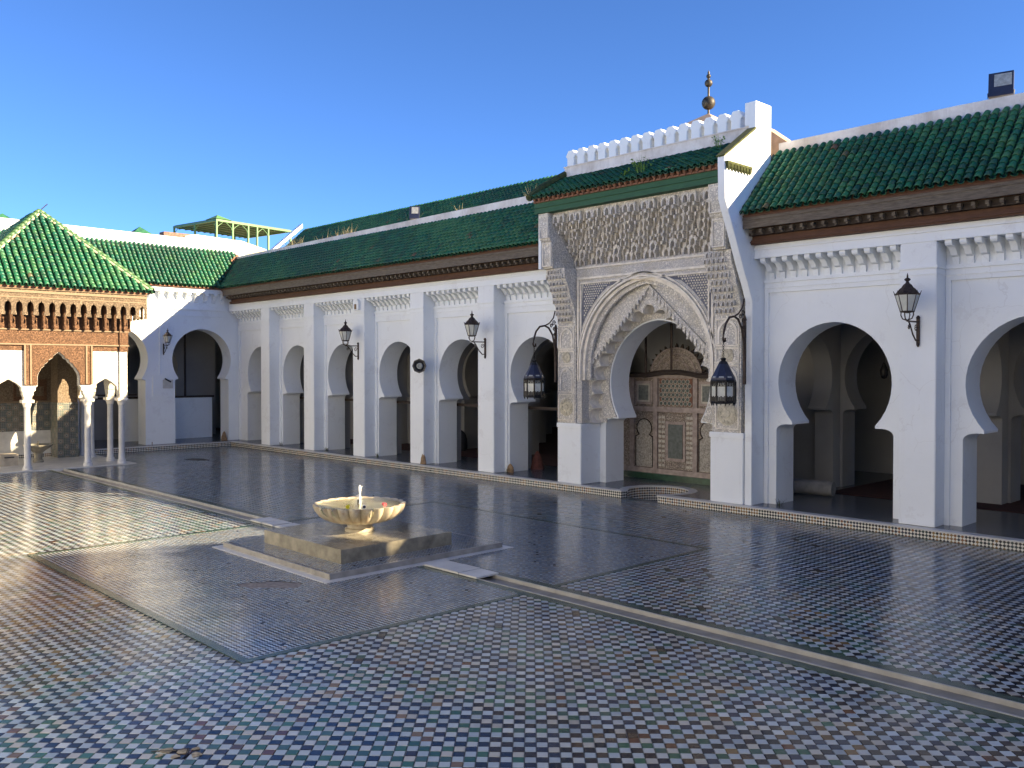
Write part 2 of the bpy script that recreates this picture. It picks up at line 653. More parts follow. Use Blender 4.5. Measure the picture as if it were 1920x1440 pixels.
def roof_tiles(roof, o, u, v, nu, nv, pitch, tl, single=300, clip=None, tint=1.0, rs=1.0):
    """rows of half-round cover tiles over pan tiles; o = eave corner, u along the eave, v up the slope"""
    o, u, v = Vector(o), Vector(u).normalized(), Vector(v).normalized()
    n = u.cross(v).normalized()
    if n.z < 0: n = -n
    r0, r1 = pitch * .40 * rs, pitch * .34 * rs
    key = (round(pitch, 3), round(tl, 3), tint, rs)
    bv, bf = tile_base(tl * 1.22, r0, r1)
    if key not in ROOF_V:
        ROOF_V[key] = [np_mesh('roof_tile', bv, bf, M_ROOF, np.tile(np.array(c) * tint, (len(bf), 1)), np.arange(len(bf)) < len(bf) // 2) for c in GREENS]
    meshes = ROOF_V[key]
    places = []
    for i in range(nu):
        for j in range(nv):
            p = o + u * ((i + .5) * pitch) + v * (j * tl)
            if clip and not clip(p + v * tl * .5): continue
            places.append(p)
    places.sort(key=lambda p: (p - CAM).length)
    rest = []
    rr = random.Random(5)
    for k, p in enumerate(places):
        slip = rr.random() < .06
        q = p + n * (rr.uniform(.004, .016) if slip else rr.uniform(-.004, .006)) + u * rr.uniform(-.008, .008) - v * (rr.uniform(0, .05) if slip else 0)
        uu = (u + v * rr.uniform(-.02, .02)).normalized()
        vv = n.cross(uu).normalized()
        if vv.dot(v) < 0: vv = -vv
        nn = uu.cross(vv)
        M = Matrix(((uu.x, vv.x, nn.x, q.x), (uu.y, vv.y, nn.y, q.y), (uu.z, vv.z, nn.z, q.z), (0, 0, 0, 1)))
        if k < single:
            x = bpy.data.objects.new('roof_tile', meshes[pick(p, rr)])
            COL.objects.link(x)
            x.parent = roof
            x.matrix_basis = M
        else:
            rest.append((np.array(M), pick(p, rr)))
    # pan tiles between the covers and the covers beyond the limit, as real geometry
    pv, pf = tile_base(tl * 1.22, pitch * .36, pitch * .36, 4, -1)
    pv = pv.copy()
    pans = []
    for i in range(nu + 1):
        for j in range(nv):
            p = o + u * (i * pitch) + v * (j * tl - .03) + n * .018
            if clip and not clip(p + v * tl * .5): continue
            M = np.array([[u.x, v.x, n.x, p.x], [u.y, v.y, n.y, p.y], [u.z, v.z, n.z, p.z], [0, 0, 0, 1]])
            pans.append((M, rr.randrange(GREENS_N)))
    for name, bvv, bff, lst, dk in (('roof_tile_row', bv, bf, rest, 1.0), ('pan_tile', pv, pf, pans, .8)):
        if not lst: continue
        Ms = np.stack([m for m, _ in lst])
        h = np.c_[bvv, np.ones(len(bvv))]
        VV = np.einsum('nij,kj->nki', Ms, h)[..., :3].reshape(-1, 3)
        FF = (bff[None] + (np.arange(len(lst)) * len(bvv))[:, None, None]).reshape(-1, 4)
        cc = np.repeat(np.array([GREENS[g] for _, g in lst]) * tint * dk, len(bff), axis=0)
        x = bpy.data.objects.new(name, np_mesh(name, VV, FF, M_ROOF, cc, np.arange(len(bff)) < len(bff) // 2))
        COL.objects.link(x)
        x.parent = roof
        x['kind'] = 'stuff'


# ------------------------------------------------------------------ ground, raised arcade floor
CY = -8.3          # long axis of the courtyard
XE, YS = 44.0, -17.0
ZK = 0.19
g = MB()
g.box((-200, -200, -1.2), (250, 250, -.3)).build('ground', simple('earth', (.22, .18, .13), .95, .3, .2)).__setitem__('kind', 'structure')
floor = MB()
floor.box((-.2, YS - 3, -.25), (XE + .2, CY - .20, -.010)).box((-.2, CY + .20, -.25), (XE + .2, .3, -.010)).box((-.2, CY - .20, -.25), (XE + .2, CY + .20, -.085))
floor = floor.build('courtyard_floor', M_GROUT)
floor['kind'] = 'structure'

NCX = 22.05


def notch(r, m):
    pts = [(NCX - m, 0)]
    yc = .78
    a0 = -math.pi / 2 - math.asin(min(1, (m - .03) / r))
    a1 = -math.pi / 2 + math.asin(min(1, (m - .03) / r)) - 2 * math.pi
    for k in range(29):
        a = a0 + (a1 - a0) * k / 28
        pts.append((NCX + r * math.cos(a), yc + r * math.sin(a)))
    return pts + [(NCX + m, 0)]


def floor_outline(off, r, m):
    return [(off * -1, off * -1)] + [(x, y - off if y == 0 else y) for x, y in notch(r, m)] + [(XE + off, -off), (XE + off, 24.3), (-9, 24.3), (-9, YS - 1.2), (-off, YS - 1.2)]


arc_floor = MB().prism(floor_outline(0, .80, .58), 'z', -.28, .160).build('raised_floor', M_KERB)
arc_floor['kind'] = 'structure'
MB().prism(floor_outline(.02, .775, .555), 'z', .1605, .190).build('kerb_nosing', M_MARBLE2, arc_floor)
pf = [(-.22, .22)] + [(x, max(y, .22)) for x, y in notch(1.0, .78)] + [(XE, .22), (XE, 24.2), (-8.9, 24.2), (-8.9, YS - 1.1), (-.22, YS - 1.1)]
MB().prism(pf, 'z', .1905, .1945).build('paving', M_FLOORIN, arc_floor)

# ------------------------------------------------------------------ courtyard tiles
ZX0, ZX1, ZY0, ZY1 = 18.68, 26.65, -13.0, -3.86      # field of small tiles
PX0, PX1, PY0, PY1 = 20.36, 23.98, -10.22, -6.52      # plinth


def frustum(P, m=1.22):
    v = P - np.array(CAM)
    r = np.array((math.sin(YAW), math.cos(YAW), 0))
    f = np.array(FWD)
    z = v @ f
    return (z > 1.0) & (np.abs(v @ r) < z * 960 / 1670 * m) & (z < 60)


def lin(c): return np.array(c)


PAL = {'white': [(.34, .39, .43), (.38, .41, .43), (.31, .365, .42), (.38, .375, .35), (.28, .335, .39)],
       'navy': [(.012, .017, .034), (.015, .024, .055), (.010, .012, .020), (.022, .016, .020)],
       'green': [(.025, .075, .055), (.035, .10, .065), (.04, .085, .075)],
       'brown': [(.065, .042, .028), (.10, .045, .025), (.055, .042, .034)],
       'ochre': [(.15, .095, .04), (.11, .065, .028)]}
CLS = ['white', 'navy', 'green', 'brown', 'ochre']


def smooth_noise(x, y, s, seed):
    r = np.random.default_rng(seed)
    tot = 0
    for k in range(5):
        a, b, ph = r.normal(size=2), r.normal(size=1), r.uniform(0, 6.28)
        tot = tot + np.sin((x * a[0] + y * a[1]) * s + ph)
    return tot / 3


def make_field(p, inside, gap):
    q = math.sqrt(.5)
    xs = np.arange(-30, 75)
    n = int(90 / p)
    I, J = np.meshgrid(np.arange(-n, n), np.arange(-n, n), indexing='ij')
    U, Wv = (I + .5) * p, (J + .5) * p
    X, Y = (U + Wv) * q, (U - Wv) * q
    sel = (X > -.1) & (X < XE) & (Y > YS - .8) & (Y < .1)
    I, J, X, Y = I[sel], J[sel], X[sel], Y[sel]
    sel = inside(X, Y)
    I, J, X, Y = I[sel], J[sel], X[sel], Y[sel]
    sel = frustum(np.c_[X, Y, np.zeros_like(X)])
    I, J, X, Y = I[sel], J[sel], X[sel], Y[sel]
    nt_ = len(X)
    white = ((I + J) % 2) == 0
    # coloured tiles come in loose drifts of green, brown and ochre among navy
    g_ = smooth_noise(X, Y, 1.1, 3) + rng.normal(size=nt_) * .8
    b_ = smooth_noise(X, Y, .9, 8) + rng.normal(size=nt_) * .8
    o_ = smooth_noise(X, Y, 1.3, 21) + rng.normal(size=nt_) * .6
    cls = np.where(white, 0, 1)
    cls = np.where(~white & (b_ > 1.1), 3, cls)
    cls = np.where(~white & (g_ > .75), 2, cls)
    cls = np.where(~white & (o_ > 1.25), 4, cls)
    cls = np.where(white & (rng.random(nt_) < .006), 3, cls)
    return X, Y, cls


def quad_tiles(X, Y, cls, p, gap, z0=0., near=None):
    """near: boolean mask of tiles that get bevelled skirts"""
    n = len(X)
    q = math.sqrt(.5)
    h = (p - gap) / 2
    du, dw = np.array((q, q)), np.array((q, -q))
    off = np.array([-du * h - dw * h, du * h - dw * h, du * h + dw * h, -du * h + dw * h])
    # slightly uneven laying: each tile has its own height and tilt, over a gentle settling of the floor
    wob = .0022 * smooth_noise(X, Y, .8, 31)
    base = z0 + wob + rng.normal(size=n) * .0006
    tx = rng.normal(size=n) * .0055 + .0060 * smooth_noise(X, Y, 5.5, 41) + .0035 * smooth_noise(X, Y, 14, 42)
    ty = rng.normal(size=n) * .0055 + .0060 * smooth_noise(X, Y, 5.5, 51) + .0035 * smooth_noise(X, Y, 14, 52)
    V = np.zeros((n, 4, 3))
    V[:, :, 0] = X[:, None] + off[None, :, 0]
    V[:, :, 1] = Y[:, None] + off[None, :, 1]
    V[:, :, 2] = base[:, None] + tx[:, None] * off[None, :, 0] + ty[:, None] * off[None, :, 1]
    col = np.zeros((n, 3))
    for ci, nm in enumerate(CLS):
        s = cls == ci
        pal = np.array(PAL[nm])
        col[s] = pal[rng.integers(0, len(pal), s.sum())]
    wear = .8 + .4 * rng.random(n)
    col *= wear[:, None]
    return V, col


def in_big(X, Y):
    a = ~((X > ZX0 - .07) & (X < ZX1 + .07) & (Y > ZY0 - .07) & (Y < ZY1 + .07))
    a &= np.abs(Y - CY) > .36
    a &= ~((X < 4.45) & (Y > -10.5) & (Y < -5.9))
    a &= (Y < -.02) | (np.hypot(X - NCX, Y - .78) < .78)
    return a & (X > .02)


HOLES = [((23.6, -11.0), .50, .16, .6)]


def in_small(X, Y):
    a = (X > ZX0 + .03) & (X < ZX1 - .03) & (Y > ZY0 + .03) & (Y < ZY1 - .03)
    a &= ~((X > PX0 - .16) & (X < PX1 + .16) & (Y > PY0 - .16) & (Y < PY1 + .16))
    a &= np.abs(Y - CY) > .31
    ang = np.arctan2(Y + 11.0, X - 23.6)
    rr = 1 + .25 * np.sin(3 * ang + 1) + .15 * np.sin(7 * ang)
    ux, uy = (X - 23.6) * .70 + (Y + 11.0) * .714, -(X - 23.6) * .714 + (Y + 11.0) * .70
    a &= (ux / .50) ** 2 + (uy / .22) ** 2 > rr
    return a


BP, SP = .1025, .0468
X, Y, cls = make_field(BP, in_big, .005)
dist = np.hypot(X - CAM.x, Y - CAM.y)
v = np.c_[X, Y, np.zeros_like(X)] - np.array(CAM)
zz = v @ np.array(FWD)
xx = v @ np.array((math.sin(YAW), math.cos(YAW), 0)) / zz * 1670
yy = (v @ np.array(FWD.cross(-Vector((math.sin(YAW), math.cos(YAW), 0))))) / zz * 1670
yscr = 720 + np.abs(v @ np.array(Vector((math.sin(YAW), math.cos(YAW), 0)).cross(FWD))) / zz * 1670
vis = (np.abs(xx) < 955) & (yscr < 1436)
order = np.lexsort((dist, ~vis))
single = np.zeros(len(X), bool)
single[order[:300]] = True
# 300 single tiles nearest to the camera
tm = {}
for ci, nm in enumerate(CLS):
    for k, c in enumerate(PAL[nm]):
        h, b = (BP - .004) / 2, .004
        V = np.array([(-h, -h, -.012), (h, -h, -.012), (h, h, -.012), (-h, h, -.012),
                      (-h + b, -h + b, 0), (h - b, -h + b, 0), (h - b, h - b, 0), (-h + b, h - b, 0)])
        F = np.array([(4, 5, 6, 7), (0, 1, 5, 4), (1, 2, 6, 5), (2, 3, 7, 6), (3, 0, 4, 7)])
        tm[ci, k] = np_mesh('floor_tile', V, F, M_TILE, np.tile(c, (5, 1)))
wobs = .0022 * smooth_noise(X, Y, .8, 31)
for i in np.nonzero(single)[0]:
    ci = int(cls[i])
    x = bpy.data.objects.new('floor_tile', tm[ci, random.randrange(len(PAL[CLS[ci]]))])
    COL.objects.link(x)
    x.parent = floor
    x.location = (X[i], Y[i], wobs[i] + random.gauss(0, .0005))
    x.rotation_euler = (random.gauss(0, .0045), random.gauss(0, .0045), math.pi / 4 + random.choice((0, 1, 2, 3)) * math.pi / 2 + random.gauss(0, .006))
rest = ~single
X, Y, cls, dist = X[rest], Y[rest], cls[rest], dist[rest]
V, col = quad_tiles(X, Y, cls, BP, .004)
nr = dist < 14
Vn, cn = V[nr], col[nr]
cen = Vn.mean(axis=1, keepdims=True)
inner = cen + (Vn - cen) * .93
outer = Vn.copy(); outer[:, :, 2] -= .009
VV = np.concatenate([outer, inner], axis=1)
Fb = np.array([(4, 5, 6, 7), (0, 1, 5, 4), (1, 2, 6, 5), (2, 3, 7, 6), (3, 0, 4, 7)])
FF = (Fb[None] + (np.arange(len(VV)) * 8)[:, None, None]).reshape(-1, 4)
V2, c2 = V[~nr], col[~nr]
F2 = np.arange(len(V2) * 4).reshape(-1, 4) + len(VV) * 8
me = np_mesh('floor_tile_field', np.concatenate([VV.reshape(-1, 3), V2.reshape(-1, 3)]), np.concatenate([FF, F2]), M_TILE,
             np.concatenate([np.repeat(cn, 5, axis=0), c2]))
o = obj('floor_tile_field', me, floor)
o['kind'] = 'stuff'
X, Y, cls = make_field(SP, in_small, .003)
cls = np.where((cls > 1) & (rng.random(len(cls)) < .75), 1, cls)
V, col = quad_tiles(X, Y, cls, SP, .0028)
col *= np.where(cls == 0, 1.12, .75)[:, None]
o = obj('small_tile_field', np_mesh('small_tile_field', V.reshape(-1, 3), np.arange(len(V) * 4).reshape(-1, 4), M_TILE, col), floor)
o['kind'] = 'stuff'

# green border strips around the fields
b = MB()
def strip(x0, y0, x1, y1): b.box((x0, y0, -.02), (x1, y1, .0042))
e = .055
strip(ZX0 - e, ZY0 - e, ZX1 + e, ZY0 + e); strip(ZX0 - e, ZY1 - e, ZX1 + e, ZY1 + e)
strip(ZX0 - e, ZY0 + e, ZX0 + e, CY - .36); strip(ZX0 - e, CY + .36, ZX0 + e, ZY1 - e)
strip(ZX1 - e, ZY0 + e, ZX1 + e, CY - .36); strip(ZX1 - e, CY + .36, ZX1 + e, ZY1 - e)
for s in (-1, 1):
    y0, y1 = sorted((CY + s * .205, CY + s * .36))
    strip(4.5, y0, PX0 - .2, y1); strip(PX1 + .2, y0, XE, y1)
strip(.02, -.12, 21.4, -.015); strip(22.7, -.12, XE, -.015); strip(.015, YS, .12, -.12)
b.build('border_strip', M_GREENSTRIP, floor)
# channel
b = MB()
for s in (-1, 1):
    y0, y1 = sorted((CY + s * .175, CY + s * .205))
    b.box((4.4, y0, -.09), (PX0 - .17, y1, .010)); b.box((PX1 + .17, y0, -.09), (XE, y1, .010))
ch = b.build('water_channel', simple('grey_channel_edge', (.36, .355, .34), .4, .2, 4, .15))
ch['kind'] = 'structure'
b = MB()
b.box((4.4, CY - .175, -.084), (PX0 - .17, CY + .175, -.045)).box((PX1 + .17, CY - .175, -.084), (XE, CY + .175, -.045))
b.build('channel_bed', simple('worn_channel_stone', (.19, .178, .16), .45, .25, 4, .25), ch)
for x0 in (24.22, 24.665, 25.11):
    MB().box((x0, CY - .235, .0125), (x0 + .425, CY + .235, .05 - .012 * random.random())).build('cover_slab', M_MARBLE2, ch)
for x0 in (18.15, 18.65, 19.2, 19.7):
    MB().box((x0, CY - .225, .0125), (x0 + .46, CY + .225, .046)).build('cover_slab', M_MARBLE2, ch)
# worn spots: mortar patch where small tiles are missing, cracked tiles near the front, drain cover at the far side
b = MB()
pts = []
for k in range(26):
    a = 2 * math.pi * k / 26
    r = 1 + .18 * math.sin(3 * a) + .1 * math.sin(7 * a + 1)
    ux, uy = .62 * r * math.cos(a), .27 * r * math.sin(a)
    pts.append((23.6 + ux * .70 - uy * .714, -11.0 + ux * .714 + uy * .70))
b.prism(pts, 'z', -.05, -.008).build('mortar_patch', simple('rough_mortar', (.19, .17, .16), .9, .4, 12, .8, 30), floor)
b = MB()
for x, y, r_ in ((28.36, -14.62, .06), (28.47, -14.52, .05), (28.53, -14.62, .045), (28.50, -14.41, .04), (28.62, -14.47, .055), (28.42, -14.70, .035)):
    n_ = 7
    b.prism([(x + r_ * random.uniform(.6, 1.2) * math.cos(2 * math.pi * k / n_), y + r_ * random.uniform(.6, 1.2) * math.sin(2 * math.pi * k / n_)) for k in range(n_)], 'z', .001, .0075)
b.build('broken_tile', simple('broken_clay', (.26, .225, .17), .85, .5, 25, .5), floor)
b = MB().tube([(28.28, -14.72, .004), (28.34, -14.66, .006), (28.42, -14.56, .006), (28.46, -14.46, .006), (28.56, -14.52, .006), (28.62, -14.60, .003)], [.003, .008, .009, .006, .009, .003], 5)
b.build('floor_crack', M_BLACK, floor)
MB().prism([(4.2, -3.9), (4.9, -3.75), (5.1, -3.35), (4.5, -3.3), (4.1, -3.55)], 'z', .004, .012).build('drain_cover', M_IRON, floor)


# ------------------------------------------------------------------ arcade buildings
def bracket_mesh(axis):
    """carved plaster bracket, profile in (depth, z); depth 0 at wall, negative outward"""
    pr = [(0, -.46), (-.05, -.44), (-.07, -.30), (-.16, -.27), (-.20, -.20), (-.30, -.12), (-.44, -.10), (-.47, -.06), (-.47, 0), (0, 0)]
    mb = MB().prism(pr, 'x', -.062, .062)
    return mb.mesh('bracket', M_WHITE, 30)


BR = bracket_mesh('x')


def brackets(root, x0, x1, z, wally, pitch=.256):
    n = max(1, int((x1 - x0) / pitch))
    p = (x1 - x0) / n
    for i in range(n):
        x = x0 + p * (i + .5)
        obj('bracket', BR, root, Matrix.Translation((x, wally, z)))


def eave(root, x0, x1, y0=0.0):
    """timber eave along x: wall beam, rafter ends, fascia"""
    b = MB()
    b.box((x0, .10, 6.102), (x1, .60, 6.20)).box((x0, .16, 6.20), (x1, .6, 6.29)).box((x0, .06, 6.135), (x1, .10, 6.165))
    b.build('wall_beam', M_WOODBEAM, root)
    MB().box((x0, .02, 6.292), (x1, .62, 6.44)).build('eave_soffit', M_WOODDARK, root)
    n = int((x1 - x0) / .245)
    me = MB().box((-.032, -.13, -.03), (.032, .26, .04)).box((-.022, -.07, -.065), (.022, .1, -.03)).mesh('rafter_end', M_WOODGREY)
    for i in range(n):
        obj('rafter_end', me, root, Matrix.Translation((x0 + (i + .5) * (x1 - x0) / n, .0, 6.36)))
    b = MB()
    b.box((x0, -.235, 6.425), (x1, -.185, 6.60)).box((x0, -.255, 6.60), (x1, -.17, 6.665))
    b.build('fascia_board', M_WOODGREY, root)
    MB().box((x0, -.24, 6.668), (x1, .1, 6.712)).build('eave_board', M_WOODBEAM, root)


def pilaster(root, x0, x1):
    b = MB()
    b.box((x0, .25, ZK + .001), (x1, .76, 5.80))
    b.box((x0 - .03, .215, 5.27), (x1 + .03, .70, 5.335)).box((x0 - .018, .228, 5.145), (x1 + .018, .70, 5.18))
    return b.build('pilaster', M_WHITE, root, 40, .014)


def panel(root, x0, x1, ztop):
    b = MB()
    b.box((x0, .695, ztop), (x1, .748, 5.36)).box((x0, .70, ZK + .001), (x0 + .10, .748, ztop)).box((x1 - .10, .70, ZK + .001), (x1, .748, ztop))
    b.box((x0, .655, 5.275), (x1, .694, 5.33)).box((x0, .672, 5.15), (x1, .694, 5.178))
    b.build('panel_moulding', M_WHITE, root)


def frieze(root, x0, x1):
    b = MB()
    b.box((x0, .262, 5.802), (x1, .80, 6.100)).box((x0, .225, 5.985), (x1, .261, 6.03)).box((x0, .240, 5.80), (x1, .261, 5.83))
    b.build('frieze', M_WHITE, root)


def roof_part(root, x0, x1, name='roof'):
    deck = MB().add([(x0, -.24, 6.70), (x1, -.24, 6.70), (x1, 1.32, 8.24), (x0, 1.32, 8.24), (x0, .3, 6.45), (x1, .3, 6.45), (x1, 1.32, 7.6), (x0, 1.32, 7.6)],
                    [(0, 1, 2, 3), (4, 7, 6, 5), (0, 4, 5, 1), (3, 2, 6, 7), (0, 3, 7, 4), (1, 5, 6, 2)])
    return deck.build(name, M_TERRA, root)


LEFT_C = [1.22, 4.25, 7.62, 10.98, 14.34, 17.72]
LEFT_P = [(2.20, 2.91), (5.58, 6.31), (8.94, 9.66), (12.30, 13.02), (15.68, 16.40)]
RIGHT_C = [26.76, 30.80, 34.84, 38.88, 42.6]
RIGHT_P = [(28.42, 29.13), (32.46, 33.17), (36.50, 37.21), (40.54, 41.25)]

left = thing('arcade_building', 'long white arcade of narrow horseshoe arches under dark green roof, left of portal', 'arcade', (9, 1, 0))
outs = [arch(c, ZK, 3.12, 1.13, 0, 2.36, 1.16) for c in LEFT_C]
MB().prism(wall_poly(-.70, 19.06, ZK, 6.6, outs), 'y', .75, 1.53).build('arcade_wall', M_WHITE, left, 35)
for p in LEFT_P: pilaster(left, *p)
edges = [(-.64, LEFT_P[0][0])] + [(a[1], b_[0]) for a, b_ in zip(LEFT_P, LEFT_P[1:])] + [(LEFT_P[-1][1], 19.04)]
for a, c in edges:
    panel(left, a + .004, c - .004, 4.97)
    brackets(left, a + .03, c - .03, 5.80, .752)
frieze(left, -.64, 19.04)
eave(left, -.22, 19.03)
rf = roof_part(left, -.9, 19.04)
roof_tiles(rf, (-1.95, -.34, 6.755), (1, 0, 0), (0, 1, .985), 118, 12, .178, .172, 300,
           lambda p: p.x > -.34 - (p.y + .34) * .97 and p.x < 19.03)
b = MB().prism([(-1.95, 8.10), (19.04, 8.10), (19.04, 8.51), (12, 8.47), (5, 8.41), (-1.9, 8.36)], 'y', 1.15, 1.72)
b.build('parapet', M_PARA, left)
b = MB()
for c in LEFT_C[1:]:
    b.box((c - 1.3, 1.60, 2.06), (c + 1.3, 1.68, 2.15))
b.build('tie_beam', M_WOODDARK, left)
# second roof slope beyond the parapet
b = MB().add([(-.2, 2.35, 8.35), (18.9, 2.35, 8.35), (18.9, 3.75, 9.58), (-.2, 3.75, 9.58), (-.2, 3.75, 8.3), (18.9, 3.75, 8.3)], [(0, 1, 2, 3), (0, 3, 4), (1, 5, 2), (3, 2, 5, 4), (0, 4, 5, 1)])
rf2 = b.build('upper_roof', M_TERRA, left)
roof_tiles(rf2, (-.1, 2.3, 8.40), (1, 0, 0), (0, 1, .88), 106, 11, .178, .172, 150, None, .9)
MB().add([(-.75, 2.2, 8.42), (-.75, 3.8, 9.82), (-.75, 3.8, 10.0), (-.75, 2.2, 8.62), (-.45, 2.2, 8.42), (-.45, 3.8, 9.82), (-.45, 3.8, 10.0), (-.45, 2.2, 8.62)],
         [(0, 1, 2, 3), (7, 6, 5, 4), (0, 4, 5, 1), (3, 2, 6, 7), (0, 3, 7, 4), (1, 5, 6, 2)]).build('gable_coping', M_WHITE, left)

right = thing('arcade_building', 'white arcade with wide horseshoe arches and coarse green roof, right of the carved portal', 'arcade', (33, 1, 0))
outs = [arch(c, ZK, 3.0, 1.30, .03, 2.10, 1.34, .20) for c in RIGHT_C]
MB().prism(wall_poly(25.12, 46, ZK, 6.6, outs), 'y', .75, 1.53).build('arcade_wall', M_WHITE, right, 35)
for p in RIGHT_P: pilaster(right, *p)
edges = [(25.125, RIGHT_P[0][0])] + [(a[1], b_[0]) for a, b_ in zip(RIGHT_P, RIGHT_P[1:])]
for a, c in edges[:3]:
    panel(right, a + .004, c - .004, 5.05)
    brackets(right, a + .06, c - .03, 5.80, .752)
frieze(right, 25.125, 44)
eave(right, 25.13, 44)
rf = roof_part(right, 25.115, 44)
roof_tiles(rf, (25.10, -.34, 6.755), (1, 0, 0), (0, 1, 1.008), 105, 13, .180, .172, 300, lambda p: p.x < 44.2)
b = MB().prism([(25.12, 8.15), (46, 8.15), (46, 8.62), (33, 8.62), (29, 8.64), (25.12, 8.60)], 'y', 1.325, 1.75)
b.build('parapet', M_PARA, right)

# inner hall: rows of horseshoe arches, ceiling and back wall, shared by both sides of the portal
hall = thing('prayer_hall', 'dim prayer hall of whitewashed piers and arches seen through the open arcade', 'hall', (20, 7, 0))
hc = [-5.6, -2.2] + LEFT_C + [22.0] + RIGHT_C
for y in (4.75, 8.6, 12.5, 16.4):
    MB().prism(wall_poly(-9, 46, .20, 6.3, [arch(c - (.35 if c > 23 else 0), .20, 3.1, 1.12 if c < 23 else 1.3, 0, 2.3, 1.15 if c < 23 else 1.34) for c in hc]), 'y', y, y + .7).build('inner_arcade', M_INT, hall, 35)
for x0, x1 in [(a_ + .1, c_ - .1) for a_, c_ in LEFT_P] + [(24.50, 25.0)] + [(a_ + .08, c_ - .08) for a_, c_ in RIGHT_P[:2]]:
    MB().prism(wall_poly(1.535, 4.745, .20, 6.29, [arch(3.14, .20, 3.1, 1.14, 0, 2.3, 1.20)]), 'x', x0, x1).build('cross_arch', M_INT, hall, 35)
MB().box((-9, 1.6, 6.3), (46, 25, 6.42)).build('hall_ceiling', M_WOODDARK, hall)
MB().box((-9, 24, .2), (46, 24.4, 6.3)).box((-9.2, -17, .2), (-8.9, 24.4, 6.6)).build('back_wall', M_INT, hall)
MB().box((-8.5, 2.9, .197), (20.2, 23.9, .206)).box((25.3, 3.4, .197), (45, 23.9, .206)).build('carpet', M_RED, hall)

# end arcade (x = -0.7 plane, facing the camera side)
END_C = [-.94, -4.55, -8.16, -11.77, -15.38]
endb = thing('arcade_building', 'white arcade closing the far courtyard end, half sunlit, behind the cedar pavilion', 'arcade', (-1, -8, 0))
outs = [arch(c, ZK, 3.70, 1.30, 0, 2.93, 1.19, .14) for c in reversed(END_C)]
MB().prism(wall_poly(-17.5, .76, ZK, 6.8, outs), 'x', -.70, -1.48).build('arcade_wall', M_WHITE, endb, 35)
b = MB()
for yc in (-2.745, -6.355, -9.965, -13.575):
    b.box((-.70, yc - .33, 2.18), (-.655, yc + .33, 3.02)).box((-.70, yc - .36, 3.02), (-.64, yc + .36, 3.06)).box((-.70, yc - .35, 2.14), (-.645, yc + .35, 2.18))
    b.box((-.70, yc - .04, 3.06), (-.66, yc - .005, 5.25))
b.box((-.70, -17, 5.80), (-.63, .25, 5.86)).box((-.70, -17, 5.53), (-.655, .25, 5.57)).box((-.70, -17, 6.52), (-.45, .24, 6.72)).box((-.70, -17, 5.24), (-.67, -2.8, 5.275))
b.build('wall_moulding', M_WHITE, endb)
BR2 = MB().prism([(0, -.40), (.04, -.38), (.06, -.26), (.13, -.24), (.17, -.12), (.24, -.10), (.24, 0), (0, 0)], 'y', -.08, .08).mesh('bracket', M_WHITE, 30)
for i in range(44):
    obj('bracket', BR2, endb, Matrix.Translation((-.70, -.05 - .385 * i, 6.52)))
deck = MB().add([(-.34, -17, 6.72), (-.34, 1.3, 6.72), (-1.85, 1.3, 8.5), (-1.85, -17, 8.5), (-.72, -17, 6.60), (-.72, 1.3, 6.60), (-1.85, 1.3, 7.8), (-1.85, -17, 7.8)],
                [(0, 1, 2, 3), (4, 7, 6, 5), (0, 4, 5, 1), (3, 2, 6, 7), (0, 3, 7, 4), (1, 5, 6, 2)])
rf = deck.build('roof', M_TERRA, endb)
roof_tiles(rf, (-.27, -15.6, 6.80), (0, 1, 0), (-1.5, 0, 1.74), 91, 13, .187, .176, 300, lambda p: p.y < -.34 - (p.x + .30) * 1.03)
b = MB().prism([(-17, 8.35), (1.7, 8.35), (1.7, 8.98), (-3, 9.0), (-8, 9.03), (-17, 9.03)], 'x', -1.84, -2.2)
b.build('parapet', M_WHITE, endb)
b = MB()
b.box((-3.0, -3.6, .2), (-2.85, .5, 2.02)).build('low_partition', M_WHITE, endb)
b = MB()
b.box((-3.02, -7, 2.022), (-2.83, .6, 2.11)).box((-2.97, -.75, 2.11), (-2.90, -.68, 6))
b.box((-1.55, -6, 2.2), (-1.49, -3.4, 2.27))
b.build('dark_rail', M_WOODDARK, endb)
for c in (-4.6,):
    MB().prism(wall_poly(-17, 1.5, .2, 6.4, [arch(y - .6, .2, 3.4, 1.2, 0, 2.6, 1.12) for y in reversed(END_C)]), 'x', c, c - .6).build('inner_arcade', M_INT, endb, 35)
MB().box((-9, -17, 6.42), (-1.5, 1.6, 6.5)).build('end_ceiling', M_WOODDARK, endb)
# bare masonry where plaster has fallen off
def chunk(parent, x, y, z, sx, sy, sz):
    V, F = [], []
    b = MB()
    b.lathe([(.02, 0), (1, 0), (1.05, .2), (.85, .45), (.75, .6), (.45, .85), (.15, 1)], (0, 0, 0), 7)
    b.v = [(x + px * sx * random.uniform(.8, 1.1), y + py * sy * random.uniform(.8, 1.1), z + pz * sz) for px, py, pz in b.v]
    return b.build('bare_masonry', M_BRICK, parent)
chunk(endb, -.73, -3.10, ZK, .03, .12, .42)
chunk(endb, -.73, -2.42, ZK, .03, .10, .36)
chunk(endb, -.73, .05, ZK, .05, .14, .40)
chunk(left, 12.96, .28, ZK, .13, .07, .40)
chunk(left, 16.60, .74, ZK, .16, .09, .26)

